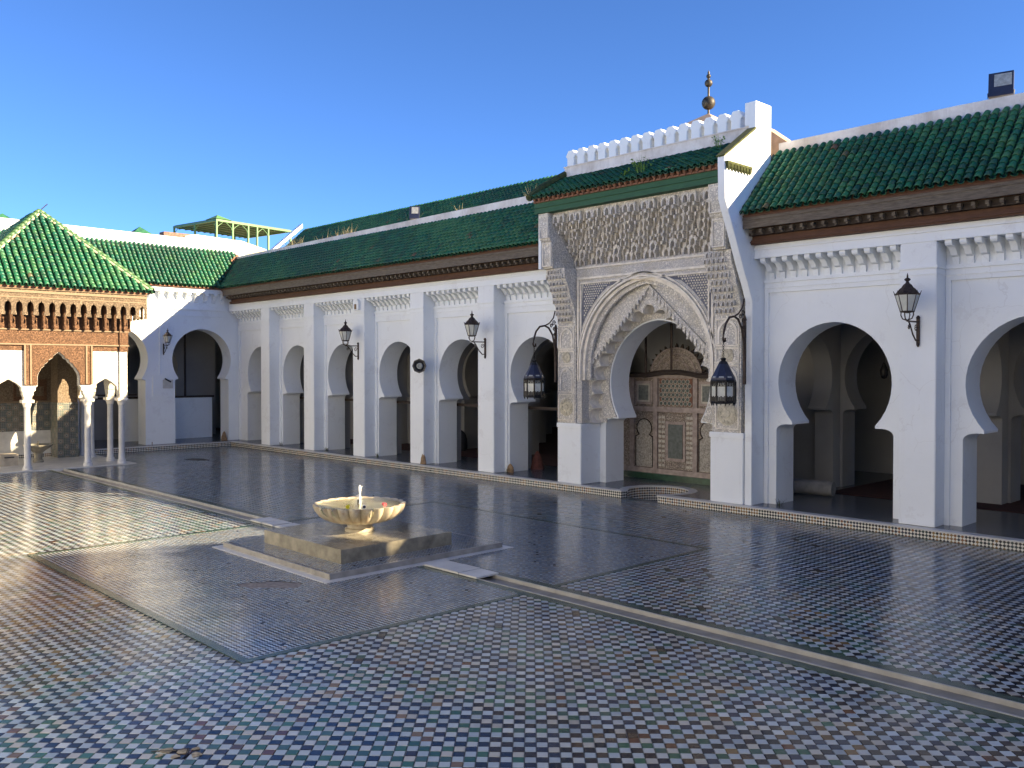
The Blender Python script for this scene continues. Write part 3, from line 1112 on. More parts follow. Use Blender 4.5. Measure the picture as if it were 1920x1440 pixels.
# near end and camera side of the courtyard (out of frame; the added gable wall shades the foreground)
nb = thing('arcade_building', 'plain white building with green roof closing the near end of the courtyard', 'arcade', (46, -8, 0))
MB().box((44.7, -17.5, ZK), (46, .9, 6.6)).build('arcade_wall', M_WHITE, nb)
MB().box((44.8, -17.5, 6.6), (46.0, -1.55, 8.45)).build('upper_wall', M_WHITE, nb)
MB().add([(43.7, -17.5, 6.7), (43.7, -1.6, 6.7), (45.3, -1.6, 8.4), (45.3, -17.5, 8.4), (44.75, -17.5, 6.65), (44.75, -1.6, 6.65)],
         [(0, 1, 2, 3), (0, 4, 5, 1), (3, 2, 5, 4), (0, 3, 4), (1, 5, 2)]).build('roof', simple('dark_green_glaze', (.02, .10, .05), .4), nb)
nv = thing('shade_gable', 'thin gabled wall added out of view behind the right arcade to shade the courtyard', 'building', (45, 4, 8))
MB().prism([(41.9, 6.5), (78, 6.5), (78, 17.5), (49.5, 17.5), (44.6, 13.1), (40.6, 10.5), (41.9, 9.9)], 'y', 2.0, 2.35).build('gable_wall', M_WHITE, nv)  # unseen thin wall, outline shaped to keep sun off the foreground floor
cb = thing('arcade_building', 'plain white wall on the camera side of the courtyard', 'arcade', (20, -19, 0))
MB().box((-2, -20.2, -.1), (46, -19.2, 9.2)).build('arcade_wall', M_WHITE, cb)  # unseen wall, height set for sunlight bounced onto the shaded facade


# ------------------------------------------------------------------ carved portal
PC = 22.0
PX_L, PX_R = 19.10, 24.92
portal = thing('portal', 'tall carved stucco portal with pointed lobed arch, small green roof and stepped parapet', 'portal', (PC, .5, 0))
b = MB()
for x0, x1 in ((PX_L, 19.96), (24.04, PX_R)):
    b = MB()
    b.box((x0, .15, ZK + .001), (x1, .95, 1.70)).box((x0 - .02, .125, 1.70), (x1 + .02, .94, 1.828))
    b.build('base_pier', M_WHITE, portal, 40, .014)
# white inner arch
oi = arch(PC - .08, ZK, 2.92, 1.58, .07, 2.02, 1.76, .20, 18)
MB().prism(wall_poly(19.3, 24.7, ZK, 5.9, [oi]), 'y', .95, 1.72).build('inner_arch', M_WHITE, portal, 35)
oi2 = arch(PC - .08, 1.84, 2.92, 1.62, .07, 2.02, 1.70, .05, 18)
MB().prism(wall_poly(19.3, 24.7, 1.84, 5.88, [oi2]), 'y', .905, .948).build('inner_arch_face', M_STUCCO, portal, 35)
# lobed arch
path = pointed(PC - .05, 1.84, 2.20, 1.84, .90, 22)
ol = lobed(path, 19, .17, 8)
la_ = MB().prism(wall_poly(19.34, 24.66, 1.84, 5.86, [ol]), 'y', .525, .90).build('lobed_arch', M_STUCLINE, portal, 20)
MB().prism(wall_poly(19.34, 24.66, 1.84, 5.86, [lobed(path, 19, .19, 8)]), 'y', .503, .5245).build('lobed_arch_face', M_STUCCO, la_, 20)
# outer pointed arch in the flat front
oo = pointed(PC, 1.84, 3.42, 2.06, .16, 22)
MB().prism(wall_poly(19.77, 24.13, 1.84, 6.02, [oo]), 'y', .205, .495).build('front_panel', M_STUCCO2, portal, 35)


def ring(o_in, o_out, y0, y1, name, m, smooth=35):
    n = len(o_in)
    V = []
    for o_, y in ((o_in, y0), (o_out, y0), (o_out, y1), (o_in, y1)):
        V += [(p[0], y, p[1]) for p in o_]
    F = []
    for k in range(4):
        a, c = k * n, ((k + 1) % 4) * n
        F += [(a + i, a + i + 1, c + i + 1, c + i) for i in range(n - 1)]
    F += [(0, n, 2 * n, 3 * n), (n - 1, 4 * n - 1, 3 * n - 1, 2 * n - 1)]
    return MB().add(V, F).build(name, m, portal, smooth)


def off(w, e, zs=3.42):
    return pointed(PC, 3.0, zs, w, e, 22)


ring(off(2.065, .16), off(2.115, .16), .15, .204, 'arch_moulding', M_STUCLINE)
ring(off(2.155, .16), off(2.19, .16), .165, .204, 'arch_moulding', M_STUCLINE)
ring(off(1.97, .20, 3.40), off(2.055, .16), .235, .33, 'arch_moulding', M_STUCLINE)
ring(off(1.86, .26, 3.36), off(1.985, .20, 3.39), .335, .42, 'arch_moulding', M_STUCCO)
# straight slanting band of pendants from springing to apex
for s in (-1, 1):
    pl = [(PC + s * 1.99, 3.30), (PC + s * 1.90, 3.50), (PC + s * .05, 5.33), (PC, 5.38), (PC, 5.46), (PC + s * 1.99, 3.62)]
    MB().prism(pl, 'y', .44, .499).build('pendant_band', M_STUCCO, portal)
    me = MB().prism([(-.035, 0), (.035, 0), (.04, .12), (-.04, .12)], 'y', -.03, .05).lathe([(.010, -.05), (.022, -.03), (.035, 0)], (0, 0, 0), 6).mesh('pendant', M_STUCCO)
    for k in range(17):
        t = (k + .5) / 17
        obj('pendant', me, portal, Matrix.Translation((PC + s * (1.90 - 1.82 * t), .44, 3.42 + 1.81 * t)))
# alfiz frame
b = MB()
for (x0, x1, z0, z1) in ((19.80, 24.10, 5.70, 5.76), (19.92, 23.98, 5.58, 5.615), (19.80, 19.86, 3.9, 5.70), (24.04, 24.10, 3.9, 5.70), (19.92, 19.955, 4.2, 5.58), (23.945, 23.98, 4.2, 5.58), (19.78, 24.12, 5.985, 6.03)):
    b.box((x0, .165, z0), (x1, .203, z1))
b.build('frame_moulding', M_STUCLINE, portal)
# honeycomb spandrels: many little cells
bb = MB()
bk = MB()
for s in (-1, 1):
    for i in range(26):
        for j in range(22):
            x = PC + s * (1.99 - .0 - i * .075 - (.0375 if j % 2 else 0))
            z = 5.55 - j * .062
            xr = abs(x - PC)
            zr = z - 3.42
            if math.hypot(xr + .16, max(zr, 0)) < 2.27 + .16 + .02 or xr > 1.97 or xr < .2: continue
            V = [(x - .036, .200, z), (x, .200, z - .034), (x + .036, .200, z), (x, .200, z + .034), (x, .168, z + .004)]
            bb.add(V, [(0, 1, 4), (1, 2, 4), (2, 3, 4), (3, 0, 4)])
o = bb.build('honeycomb', M_STUCLINE, portal); o['kind'] = 'stuff'
for s in (-1, 1):
    poly = []
    for k in range(13):
        a = math.acos(.16 / 2.43) * (0.22 + .76 * k / 12)
        poly.append((PC + s * (2.43 * math.cos(a) - .16), 3.42 + 2.43 * math.sin(a)))
    poly = [(x, z) for x, z in poly if z < 5.56]
    poly += [(PC + s * .55, 5.57), (PC + s * 1.985, 5.57)]
    MB().prism(poly, 'y', .1955, .204).build('spandrel_ground', simple('blue_grey_ground', (.13, .135, .165), .9, .3, 9), portal)
# side strips
def strip_side(x0, x1, sgn):
    b = MB().prism([(.16, 1.832), (.90, 1.832), (.90, 6.0), (-.30, 6.0), (-.28, 5.75), (-.16, 5.55), (-.06, 5.25), (.05, 5.02), (.12, 4.80), (.16, 4.55)], 'x', x0, x1)
    p = b.build('carved_strip', M_STUCCO, portal, 20)
    f = MB()
    w0, w1 = x0 + .05, x1 - .05
    for z0, z1 in ((1.90, 2.62), (2.66, 3.40), (3.43, 3.80), (3.83, 4.48)):
        f.box((w0, .135, z0), (w0 + .03, .159, z1)).box((w1 - .03, .135, z0), (w1, .159, z1)).box((w0 + .03, .135, z0), (w1 - .03, .159, z0 + .03)).box((w0 + .03, .135, z1 - .03), (w1 - .03, .159, z1))
    f.build('strip_frame', M_STUCLINE, p)
    xc = (x0 + x1) / 2
    r_ = (w1 - w0) / 2 - .045
    for z, rad in ((2.26, r_), (3.615, r_ * .62)):
        d = MB()
        ringp = [(xc + rad * math.cos(2 * math.pi * k / 24), z + rad * math.sin(2 * math.pi * k / 24)) for k in range(24)]
        d.prism(ringp, 'y', .140, .1592)
        for k in range(12):
            a = 2 * math.pi * k / 12
            d.prism([(xc + .72 * rad * math.cos(a) + .17 * rad * math.cos(t), z + .72 * rad * math.sin(a) + .17 * rad * math.sin(t)) for t in [2 * math.pi * q / 6 for q in range(6)]], 'y', .125, .139)
        d.prism([(xc + .35 * rad * math.cos(2 * math.pi * k / 8), z + .35 * rad * math.sin(2 * math.pi * k / 8)) for k in range(8)], 'y', .122, .139)
        d.build('roundel', simple('ochre_stucco', (.52, .48, .38), .9, .3, 12, .3), p)
    for zb, zt in ((2.72, 3.36), (3.88, 4.44)):
        inn = pointed(xc, zb, zt - .3, r_ * .78, .05, 8)
        out = pointed(xc, zb, zt - .3, r_ * 1.0, .05, 8)
        n = len(inn)
        V = []
        for o_, y in ((inn, .132), (out, .132), (out, .1595), (inn, .1595)): V += [(q[0], y, q[1]) for q in o_]
        F = []
        for k in range(4):
            a, c = k * n, ((k + 1) % 4) * n
            F += [(a + i, a + i + 1, c + i + 1, c + i) for i in range(n - 1)]
        MB().add(V, F).build('blind_arch', M_STUCLINE, p)
    # small niches on the corbelled part
    me = MB().prism([(-.055, -.06), (-.035, -.06), (-.03, 0), (0, .035), (.03, 0), (.035, -.06), (.055, -.06), (.055, .06), (-.055, .06)], 'y', -.035, .03).mesh('muqarnas_cell', M_STUCCO2)
    rows = [(4.66, .10), (4.82, .08), (4.98, .03), (5.14, -.03), (5.30, -.09), (5.46, -.15), (5.62, -.22), (5.78, -.30), (5.92, -.31)]
    for r_i, (z, y) in enumerate(rows):
        for k in range(5 if r_i % 2 else 4):
            xx_ = x0 + .07 + (.12 * k if r_i % 2 else .06 + .12 * k)
            if xx_ < x1 - .05: obj('muqarnas_cell', me, p, Matrix.Translation((xx_, y, z)))
    # upper block
    u0, u1 = (x0, x0 + .36) if sgn < 0 else (x1 - .40, x1 - .04)
    q = MB().prism([(-.42, 6.002), (.9, 6.002), (.9, 7.46), (-.60, 7.46), (-.60, 7.12), (-.53, 6.75), (-.46, 6.70), (-.44, 6.3)], 'x', u0, u1).build('upper_bracket', M_STUCCO, portal, 20)
    f = MB()
    for z0, z1, y in ((6.05, 6.68, -.44), (6.80, 7.40, -.56)):
        f.box((u0 + .02, y - .05, z0), (u0 + .045, y + .03, z1)).box((u1 - .045, y - .05, z0), (u1 - .02, y + .03, z1)).box((u0 + .045, y - .05, z1 - .025), (u1 - .045, y + .03, z1)).box((u0 + .045, y - .05, z0), (u1 - .045, y + .03, z0 + .025))
    f.build('strip_frame', M_STUCLINE, q)


strip_side(19.10, 19.765, -1)
strip_side(24.135, 24.86, 1)
# muqarnas cornice
b = MB()
prof = [(.60, 6.03), (.56, 6.22), (.44, 6.45), (.28, 6.68), (.08, 6.92), (-.14, 7.14), (-.34, 7.32), (-.40, 7.465), (.9, 7.465), (.9, 6.03)]
b.prism(prof, 'x', 19.47, 24.46).build('muqarnas_backing', M_STUCCO, portal, 30)
MB().box((19.48, .44, 6.031), (24.45, .58, 6.12)).build('inscription_band', M_STUCCO2, portal)
M_CELL = m_stucco('muqarnas_plaster', 17., (.88, .84, .76), (.64, .60, .55), (.60, .50, .30), (.45, .47, .55))


def cell(w, h, dpt):
    t = MB()
    o_ = [(-w, -h), (-w * .62, -h), (-w * .60, -h * .15), (-w * .42, h * .30), (0, h * .62), (w * .42, h * .30), (w * .60, -h * .15), (w * .62, -h), (w, -h), (w, h), (-w, h)]
    t.prism(o_, 'y', -dpt, 0)
    t.prism([(-w * .2, -h * 1.7), (w * .2, -h * 1.7), (w * .34, -h), (-w * .34, -h)], 'y', -dpt * .8, -dpt * .1)
    return t.mesh('muqarnas_cell', M_CELL)


def yat(z):
    for (y0, z0), (y1, z1) in zip(prof, prof[1:8]):
        if z0 <= z <= z1: return y0 + (y1 - y0) * (z - z0) / (z1 - z0)
    return -.4


cm = [cell(.098, .11, .15), cell(.098, .11, .22), cell(.098, .13, .11)]
row = 0
z = 6.22
while z < 7.36:
    n = 25
    for k in range(n + (row % 2)):
        x = 19.50 + (k + (.5 if row % 2 == 0 else 0)) * (4.93 / n)
        dp = .02 * math.sin(k * 2.1 + row * 1.3) + (.05 if (k + row) % 3 == 0 else 0)
        obj('muqarnas_cell', cm[(k + row * 2) % 3], portal, Matrix.Translation((x, yat(z) + .05 - dp, z)))
    z += .178
    row += 1
# green beam, roof, parapet
b = MB()
b.box((19.02, -.66, 7.467), (24.90, -.36, 7.60)).box((19.02, -.70, 7.60), (24.90, -.38, 7.625)).box((19.02, -.68, 7.625), (24.90, -.38, 7.735))
b.build('green_beam', M_GREENWOOD, portal)
MB().box((19.04, -.74, 7.736), (24.90, -.2, 7.78)).build('eave_board', M_TERRA, portal)
me = MB().lathe([(.012, -.085), (.055, -.02), (.062, .02)], (0, 0, 0), 7).mesh('eave_scallop', M_TERRA)
for k in range(34):
    obj('eave_scallop', me, portal, Matrix.Translation((19.12 + k * .172, -.755, 7.83)))
deck = MB().add([(19.04, -.78, 7.80), (24.93, -.78, 7.80), (24.93, .50, 8.47), (19.04, .50, 8.47), (19.04, .5, 7.8), (24.93, .5, 7.8)], [(0, 1, 2, 3), (0, 3, 4), (1, 5, 2), (3, 2, 5, 4), (0, 4, 5, 1)])
rf = deck.build('roof', M_TERRA, portal)
roof_tiles(rf, (19.06, -.88, 7.84), (1, 0, 0), (0, 1.28, .68), 33, 9, .178, .168, 300, None, .8)
# left verge, mossy
b = MB()
b.tube([(19.02, -.90, 7.86), (19.03, -.4, 8.22), (19.05, .55, 8.72)], .10, 7).build('roof_verge', M_MOSS, portal)
MB().box((19.06, .47, 8.40), (24.90, .92, 8.8675)).build('parapet_base', M_PARA, portal)
outm = [(-.125, 0), (.125, 0), (.125, .22), (.182, .27), (.165, .31), (.085, .43), (-.085, .43), (-.165, .31), (-.182, .27), (-.125, .22)]
MB().box((19.04, .44, 8.868), (24.92, .94, 8.8955)).build('parapet_ledge', M_PARA, portal)
me = MB().prism(outm, 'y', .47, .86).mesh('merlon', M_WHITE, 40, .012)
for k in range(15):
    obj('merlon', me, portal, Matrix.Translation((19.28 + k * .372, 0, 8.896)))
MB().box((24.78, .40, 8.896), (24.925, .95, 9.42)).build('end_merlon', M_WHITE, portal)
# right wing wall with sloped shoulder
wing = [(.98, ZK + .002), (.98, 9.40), (.32, 9.40), (.30, 8.74), (-.96, 7.93), (-.93, 7.02), (-.80, 6.75), (-.62, 6.42), (-.43, 6.05), (-.18, 5.55), (.02, 5.2), (.19, 4.85), (.19, ZK + .002)]
MB().prism(wing, 'x', 24.935, 25.115).build('wing_wall', M_WHITE, portal, 40, .015)
MB().prism([(.30, 8.745), (-.97, 7.932), (-.97, 7.97), (.30, 8.80)], 'x', 24.90, 25.13).build('wing_coping', M_MOSS, portal)
MB().prism([(.9, 6), (.9, 8.6), (-.5, 7.8), (-.5, 6)], 'x', 19.0, 19.09).build('wing_wall', M_WHITE, portal)
me = MB().lathe([(.008, -.10), (.05, -.03), (.055, .05)], (0, 0, 0), 6).mesh('ledge_tile', M_MOSS)
for k in range(8):
    obj('ledge_tile', me, portal, Matrix.Translation((25.16, -.88 + k * .125, 7.74)))
MB().box((25.116, -.94, 7.775), (25.20, .04, 7.83)).build('ledge', M_MOSS, portal)
# lantern roof behind the parapet with the metal finial
cap = thing('roof_cupola', 'low pale pyramid roof behind the stepped parapet of the portal', 'cupola', (21.7, 3.3, 8.5))
b = MB().add([(19.6, 1.2, 9.05), (23.9, 1.2, 9.05), (23.9, 5.4, 9.05), (19.6, 5.4, 9.05), (21.95, 3.15, 10.32)], [(0, 1, 4), (1, 2, 4), (2, 3, 4), (3, 0, 4), (3, 2, 1, 0)])
b.build('cupola_roof', simple('pale_roof_plaster', (.38, .27, .19), .9, .25, 2, .4), cap)
MB().box((19.7, 1.3, 8.3), (23.8, 5.3, 9.05)).build('cupola_wall', M_OLD, cap)
fin = thing('finial', 'tarnished brass rod with three stacked balls rising above the portal parapet', 'finial', (21.9, 3.15, 10.2))
MB().tube([(21.95, 3.15, 10.2), (21.95, 3.15, 11.45)], .03, 8).build('rod', M_BRASS, fin)
for z, r in ((10.60, .185), (11.14, .108), (11.33, .062)):
    MB().sphere((21.95, 3.15, z), r, 20, 12).build('ball', M_BRASS, fin, 60)
MB().lathe([(.05, 11.20), (.03, 11.26), (.05, 11.31)], (21.95, 3.15, 0), 10).lathe([(.03, 11.38), (.004, 11.50)], (21.95, 3.15, 0), 8).build('neck', M_BRASS, fin)
gb = thing('gable_roof', 'small tan gabled roof end beside the portal wing wall', 'roof', (24, 3.2, 8.6))
MB().prism([(23.2, 8.5), (25.0, 8.5), (24.55, 8.95), (23.7, 9.62), (23.2, 9.3)], 'y', 3.0, 3.6).build('gable', simple('tan_gable', (.42, .30, .20), .9, .2, 4, .3), gb)

# painted wooden screen set back inside the portal arch
scr = thing('wooden_screen', 'painted carved wooden screen filling the portal passage behind the pointed arch', 'screen', (21.2, 2.6, ZK))
SXC = 21.28
M_SCR2 = simple('greyish_painted_wood', (.37, .30, .26), .75, .3, 7, .3)
MB().box((18.6, 2.62, .50), (24.2, 2.72, 3.05)).build('panel_ground', M_SCREEN, scr)
MB().box((18.6, 2.45, .197), (24.2, 2.74, .36)).build('green_plinth', simple('dark_green_tile', (.03, .075, .045), .3, .4, 6), scr)
b = MB()
for x in (18.75, 19.78, 20.62, 21.95, 22.78, 23.8): b.box((x - .07, 2.55, .36), (x + .07, 2.619, 3.04))
for z0, z1 in ((.36, .50), (2.10, 2.24), (3.04, 3.15)): b.box((18.6, 2.535, z0), (24.2, 2.62, z1))
b.build('screen_frame', M_SCR2, scr)
# crested round top
V = [(SXC + .84 * math.cos(math.pi * k / 24), 3.16 + .72 * math.sin(math.pi * k / 24)) for k in range(25)]
MB().prism(V, 'y', 2.60, 2.70).build('crest', M_SCREEN, scr)
for r in (.84, .66, .45):
    MB().tube([(SXC + r * math.cos(math.pi * k / 24), 2.59, 3.16 + r * .86 * math.sin(math.pi * k / 24)) for k in range(25)], .025, 5).build('crest_rib', M_SCR2, scr)
me = MB().prism([(-.05, 0), (.05, 0), (.035, .06), (0, .13), (-.035, .06)], 'y', -.03, .03).mesh('crest_tooth', M_WOODDARK)
for k in range(15):
    a = math.pi * (k + .5) / 15
    obj('crest_tooth', me, scr, Matrix.Translation((SXC + .84 * math.cos(a), 2.65, 3.16 + .72 * math.sin(a))) @ Matrix.Rotation(math.pi / 2 - a, 4, 'Y'))
MB().tube([(SXC - 2.6, 2.42, 3.14), (SXC - .9, 2.42, 3.13), (SXC - .3, 2.42, 3.21), (SXC + .3, 2.42, 3.21), (SXC + .9, 2.42, 3.12), (SXC + 2.8, 2.42, 3.14)], .075, 6).build('screen_beam', M_WOODDARK, scr)
# lattice of rings
b = MB()
b.box((20.74, 2.60, 2.27), (21.83, 2.617, 3.03)).build('lattice_ground', simple('brown_red_ground', (.22, .10, .06), .8, .25, 8), scr)
ringv = [(.05 * math.cos(2 * math.pi * k / 6), .05 * math.sin(2 * math.pi * k / 6)) for k in range(6)]
b = MB(); d = MB()
M_PALE = simple('pale_painted_strip', (.50, .46, .38), .8, .2, 8)
for j in range(6):
    for i in range(8):
        x, z = 20.80 + i * .136 + (.068 if j % 2 else 0), 2.34 + j * .122
        if x > 21.80: continue
        d.prism([(x + p, z + q) for p, q in ringv], 'y', 2.588, 2.598)
        b.tube([(x + .062 * math.cos(t), 2.588, z + .062 * math.sin(t)) for t in [2 * math.pi * k / 6 for k in range(7)]], .011, 4)
b.build('ring_lattice', M_PALE, scr); d.build('lattice_boss', simple('dark_green_boss', (.10, .12, .10), .7, .3, 9), scr)
for x in (20.2, 22.36):
    f = MB()
    f.box((x - .30, 2.585, 2.30), (x + .30, 2.617, 2.96)).build('square_panel', M_SCR2, scr)
    f = MB(); f.box((x - .22, 2.560, 2.37), (x + .22, 2.584, 2.89)).build('square_panel', M_PALE, scr)
    f = MB(); f.box((x - .17, 2.545, 2.42), (x + .17, 2.559, 2.84)).build('square_panel', simple('green_painted_panel', (.15, .16, .14), .7, .35, 14), scr)
    o_ = arch(x, .52, 1.62, .26, 0, 1.44, .30, .05, 8)
    MB().prism(o_, 'y', 2.600, 2.6175).build('blind_door', simple('grey_carved_panel', (.38, .35, .30), .85, .45, 26, .6), scr)
    MB().tube([(p[0], 2.595, p[1]) for p in o_], .016, 4).build('blind_arch', M_WOODDARK, scr)
for (x0, x1, z0, z1, y, m) in ((20.70, 21.87, .52, 2.06, 2.598, M_SCREEN), (20.96, 21.62, .74, 1.84, 2.575, M_SCR2), (21.06, 21.54, .82, 1.76, 2.555, simple('dark_green_door', (.13, .145, .13), .7, .3, 9))):
    MB().box((x0, y, z0), (x1, y + .019, z1)).build('door_panel', m, scr)
me = MB().prism([(-.05, -.035), (.05, -.035), (.05, .035), (-.05, .035)], 'y', -.012, .0).mesh('carved_stud', M_PALE)
for k in range(11):
    for x in (20.76, 20.88, 21.70, 21.81):
        obj('carved_stud', me, scr, Matrix.Translation((x, 2.597, .60 + k * .135)))
for x, z1 in ((20.40, 4.25), (SXC, 4.55)):
    MB().tube([(x, 2.40, 3.19), (x, 2.40, z1)], .032, 6).build('iron_rod', M_RUST, scr)

# ------------------------------------------------------------------ cedar pavilion at the far end
PVX1, PVY0, PVY1 = 4.27, -10.25, -6.12
PVC = (2.1, -8.19)
pav = thing('pavilion', 'carved cedar pavilion on slim white columns with steep green pyramid roof', 'pavilion', (2.1, -8.2, 0))
MB().box((-.2, -10.65, -.1), (4.55, -5.75, .03)).build('pavilion_floor', M_MARBLE, pav)


def column(x, y, dark=1.0, h=2.06):
    c = MB()
    c.lathe([(.15, .031), (.15, .09), (.125, .12), (.135, .15), (.105, .19), (.100, .5), (.092, h - .04), (.105, h)], (x, y, 0), 14)
    p = c.build('column', M_MARBLE2, pav, 40)
    MB().lathe([(.10, h + .001), (.12, h + .03), (.115, h + .05), (.16, h + .15)], (x, y, 0), 12).box((x - .17, y - .17, h + .15), (x + .17, y + .17, h + .24)).build('capital', M_STUCLINE, p, 40)


FY = [-10.24, -9.12, -7.26, -6.14]
FX = [4.25, 3.18, 1.28, .28]
for y in FY: column(4.25, y)
for x in FX[1:]:
    column(x, -6.14); column(x, -10.24)


def stalactite(c, w, z0, zs, za, steps=5):
    """stepped pointed opening"""
    pts = [(w, z0)]
    for k in range(steps):
        t0, t1 = k / steps, (k + 1) / steps
        x0 = w * (1 - t0 ** 1.7)
        x1 = w * (1 - t1 ** 1.7)
        z_ = zs + (za - zs) * t1
        pts += [(x0, zs + (za - zs) * (t0 + .12)), (x0 * .96, zs + (za - zs) * (t0 + .7 / steps))]
    pts.append((0, za))
    left_ = [(-a, z_) for a, z_ in pts[:-1]]
    return [(c + a, z_) for a, z_ in left_] + [(c + a, z_) for a, z_ in reversed(pts)]


def corb_arch(c, w, z0, zspring, za, wc):
    """opening that starts at column width, widens over stepped corbels, then closes in a point"""
    pts = [(w, z0), (w + .0, z0 + .10), (w - wc * .3, z0 + .16), (w - wc * .3, z0 + .26), (w - wc * .65, z0 + .30), (w - wc * .65, z0 + .40), (w - wc, z0 + .44), (w - wc, zspring)]
    x_ = w - wc
    n = 6
    for k in range(1, n):
        t = k / n
        pts += [(x_ * (1 - t ** 1.6) + .02, zspring + (za - zspring) * (t - .08)), (x_ * (1 - t ** 1.6), zspring + (za - zspring) * t)]
    pts.append((0, za))
    l_ = [(-a, q) for a, q in pts[:-1]]
    return [(c + a, q) for a, q in l_] + [(c + a, q) for a, q in reversed(pts)]


ZC = 2.305
def side_screen(axis, c0, c1, ys):
    """ys: four column positions along the side"""
    ym = (ys[1] + ys[2]) / 2
    s = abs(ys[2] - ys[1]) / 2
    lo, hi = min(ys), max(ys)
    a1, a2 = sorted((ys[1], ys[2]))
    o_small1 = corb_arch((lo + a1) / 2, (a1 - lo) / 2 - .12, ZC, 2.72, 2.98, .10)
    o_mid = corb_arch(ym, s - .12, ZC, 3.05, 3.86, .17)
    o_small2 = corb_arch((hi + a2) / 2, (hi - a2) / 2 - .12, ZC, 2.72, 2.98, .10)
    # white plaster body
    pl = MB().prism(wall_poly(lo - .17, hi + .17, ZC, 3.90, [o_small1, o_mid, o_small2]), axis, c0, c1)
    pl.build('plaster_spandrel', M_STUCPAV, pav, 25)
    sg = 1 if c1 > c0 else -1
    # carved cedar facing round the middle arch
    om2 = [(y, q) for y, q in corb_arch(ym, s - .10, ZC, 3.05, 3.88, .17) if q > 2.80]
    poly = [(a1 - .10 + .32 * 0, 2.78), (om2[0][0], 2.78)] + om2 + [(om2[-1][0], 2.78), (a2 + .10, 2.78), (a2 + .10, 4.10), (a1 - .10, 4.10)]
    MB().prism(poly, axis, c1 + sg * .002, c1 + sg * .05).build('cedar_arch', M_CEDAR, pav)
    fr = MB()
    lims = [(a1 - .12, a1 + .10), (a2 - .10, a2 + .12)]
    for q0, q1 in lims:
        A = (q0, q0 + .05), (q1 - .05, q1)
        for b0, b1 in A:
            if axis == 'x': fr.box((c1 + sg * .051, b0, 2.80), (c1 + sg * .085, b1, 4.08))
            else: fr.box((b0, c1 + sg * .051, 2.80), (b1, c1 + sg * .085, 4.08))
    fr.build('cedar_pilaster', M_CEDARP, pav)
    # frieze boards
    fz = MB()
    def bx(m, y0, y1, z0, z1, d):
        if axis == 'x': m.box((c0, y0, z0), (c1 + sg * d, y1, z1))
        else: m.box((y0, c0, z0), (y1, c1 + sg * d, z1))
    bx(fz, lo - .20, hi + .20, 3.90, 4.10, .001)
    bx(fz, lo - .20, hi + .20, 4.10, 4.60, .03)
    fz.build('cedar_frieze', M_CEDAR, pav)
    fz = MB()
    bx(fz, lo - .22, hi + .22, 4.08, 4.125, .07); bx(fz, lo - .22, hi + .22, 4.56, 4.60, .07)
    fz.build('frieze_moulding', M_CEDARP, pav)
    bx_ = MB(); bx(bx_, lo - .2, hi + .2, 5.0, 5.88, -.02)
    bx_.build('eave_backing', M_WOODDARK, pav)
    bx_ = MB(); bx(bx_, lo - .2, hi + .2, 4.602, 4.998, -.01)
    bx_.build('bracket_frieze', M_CEDAR, pav)
    return lo, hi


side_screen('x', 4.14, 4.36, FY)
side_screen('y', -6.25, -6.03, FX)
side_screen('y', -10.13, -10.35, FX)
# projecting eave: notched board, hanging brackets
def eave_board(axis, c, lo, hi, sg, n):
    p = (hi - lo) / n
    pts = [(lo, 5.88), (lo, 5.02)]
    for k in range(n):
        m = lo + (k + .5) * p
        w = p * .30
        pts += [(m - w * .8, 5.02), (m - w * .8, 5.10), (m - w, 5.13), (m - w, 5.30), (m - w * .75, 5.40), (m - w * .2, 5.44), (m, 5.50), (m + w * .2, 5.44), (m + w * .75, 5.40), (m + w, 5.30), (m + w, 5.13), (m + w * .8, 5.10), (m + w * .8, 5.02)]
    pts += [(hi, 5.02), (hi, 5.88)]
    MB().prism(pts, axis, c, c + sg * .05).build('notched_board', M_CEDARC, pav)
    prof_ = [(.0, 4.62), (.10, 4.62), (.12, 4.70), (.07, 4.78), (.07, 5.0), (.16, 5.06), (.22, 5.16), (.30, 5.2), (.38, 5.30), (.38, 5.52), (0, 5.52)]
    for k in range(n + 1):
        m = lo + k * p
        if abs(m - (lo + hi) / 2) > (hi - lo) / 2 - .38: continue
        base = c - sg * .40
        h = MB().prism([(base + sg * a, q) if axis == 'x' else (base + sg * a, q) for a, q in prof_], 'y' if axis == 'x' else 'x', m - .055, m + .055)
        h.build('hanging_bracket', M_CEDAR, pav)
        t = MB()
        q = (base + sg * .12, m) if axis == 'x' else (m, base + sg * .12)
        t.lathe([(.03, 4.60), (.055, 4.66), (.035, 4.74), (.05, 4.86), (.055, 5.02), (.03, 5.06)], (q[0], q[1], 0), 8).build('bracket_drop', M_CEDAR, pav)


EX, EY0, EY1 = 4.84, -10.92, -5.46
eave_board('x', EX - .05, EY0, EY1, 1, 17)
eave_board('y', EY1 - .05, -.3, EX - .06, 1, 15)
eave_board('y', EY0 + .05, -.3, EX - .06, -1, 15)
b = MB()
b.box((-.4, EY0 - .07, 5.882), (EX + .07, EY1 + .07, 5.945)).build('eave_board', M_TERRA, pav)
b = MB()
b.box((EX + .001, EY0, 5.72), (EX + .03, EY1, 5.80)).box((EX + .001, EY0, 5.84), (EX + .045, EY1, 5.88)).box((EX + .001, EY0, 5.56), (EX + .015, EY1, 5.60))
b.build('eave_moulding', M_CEDARP, pav)
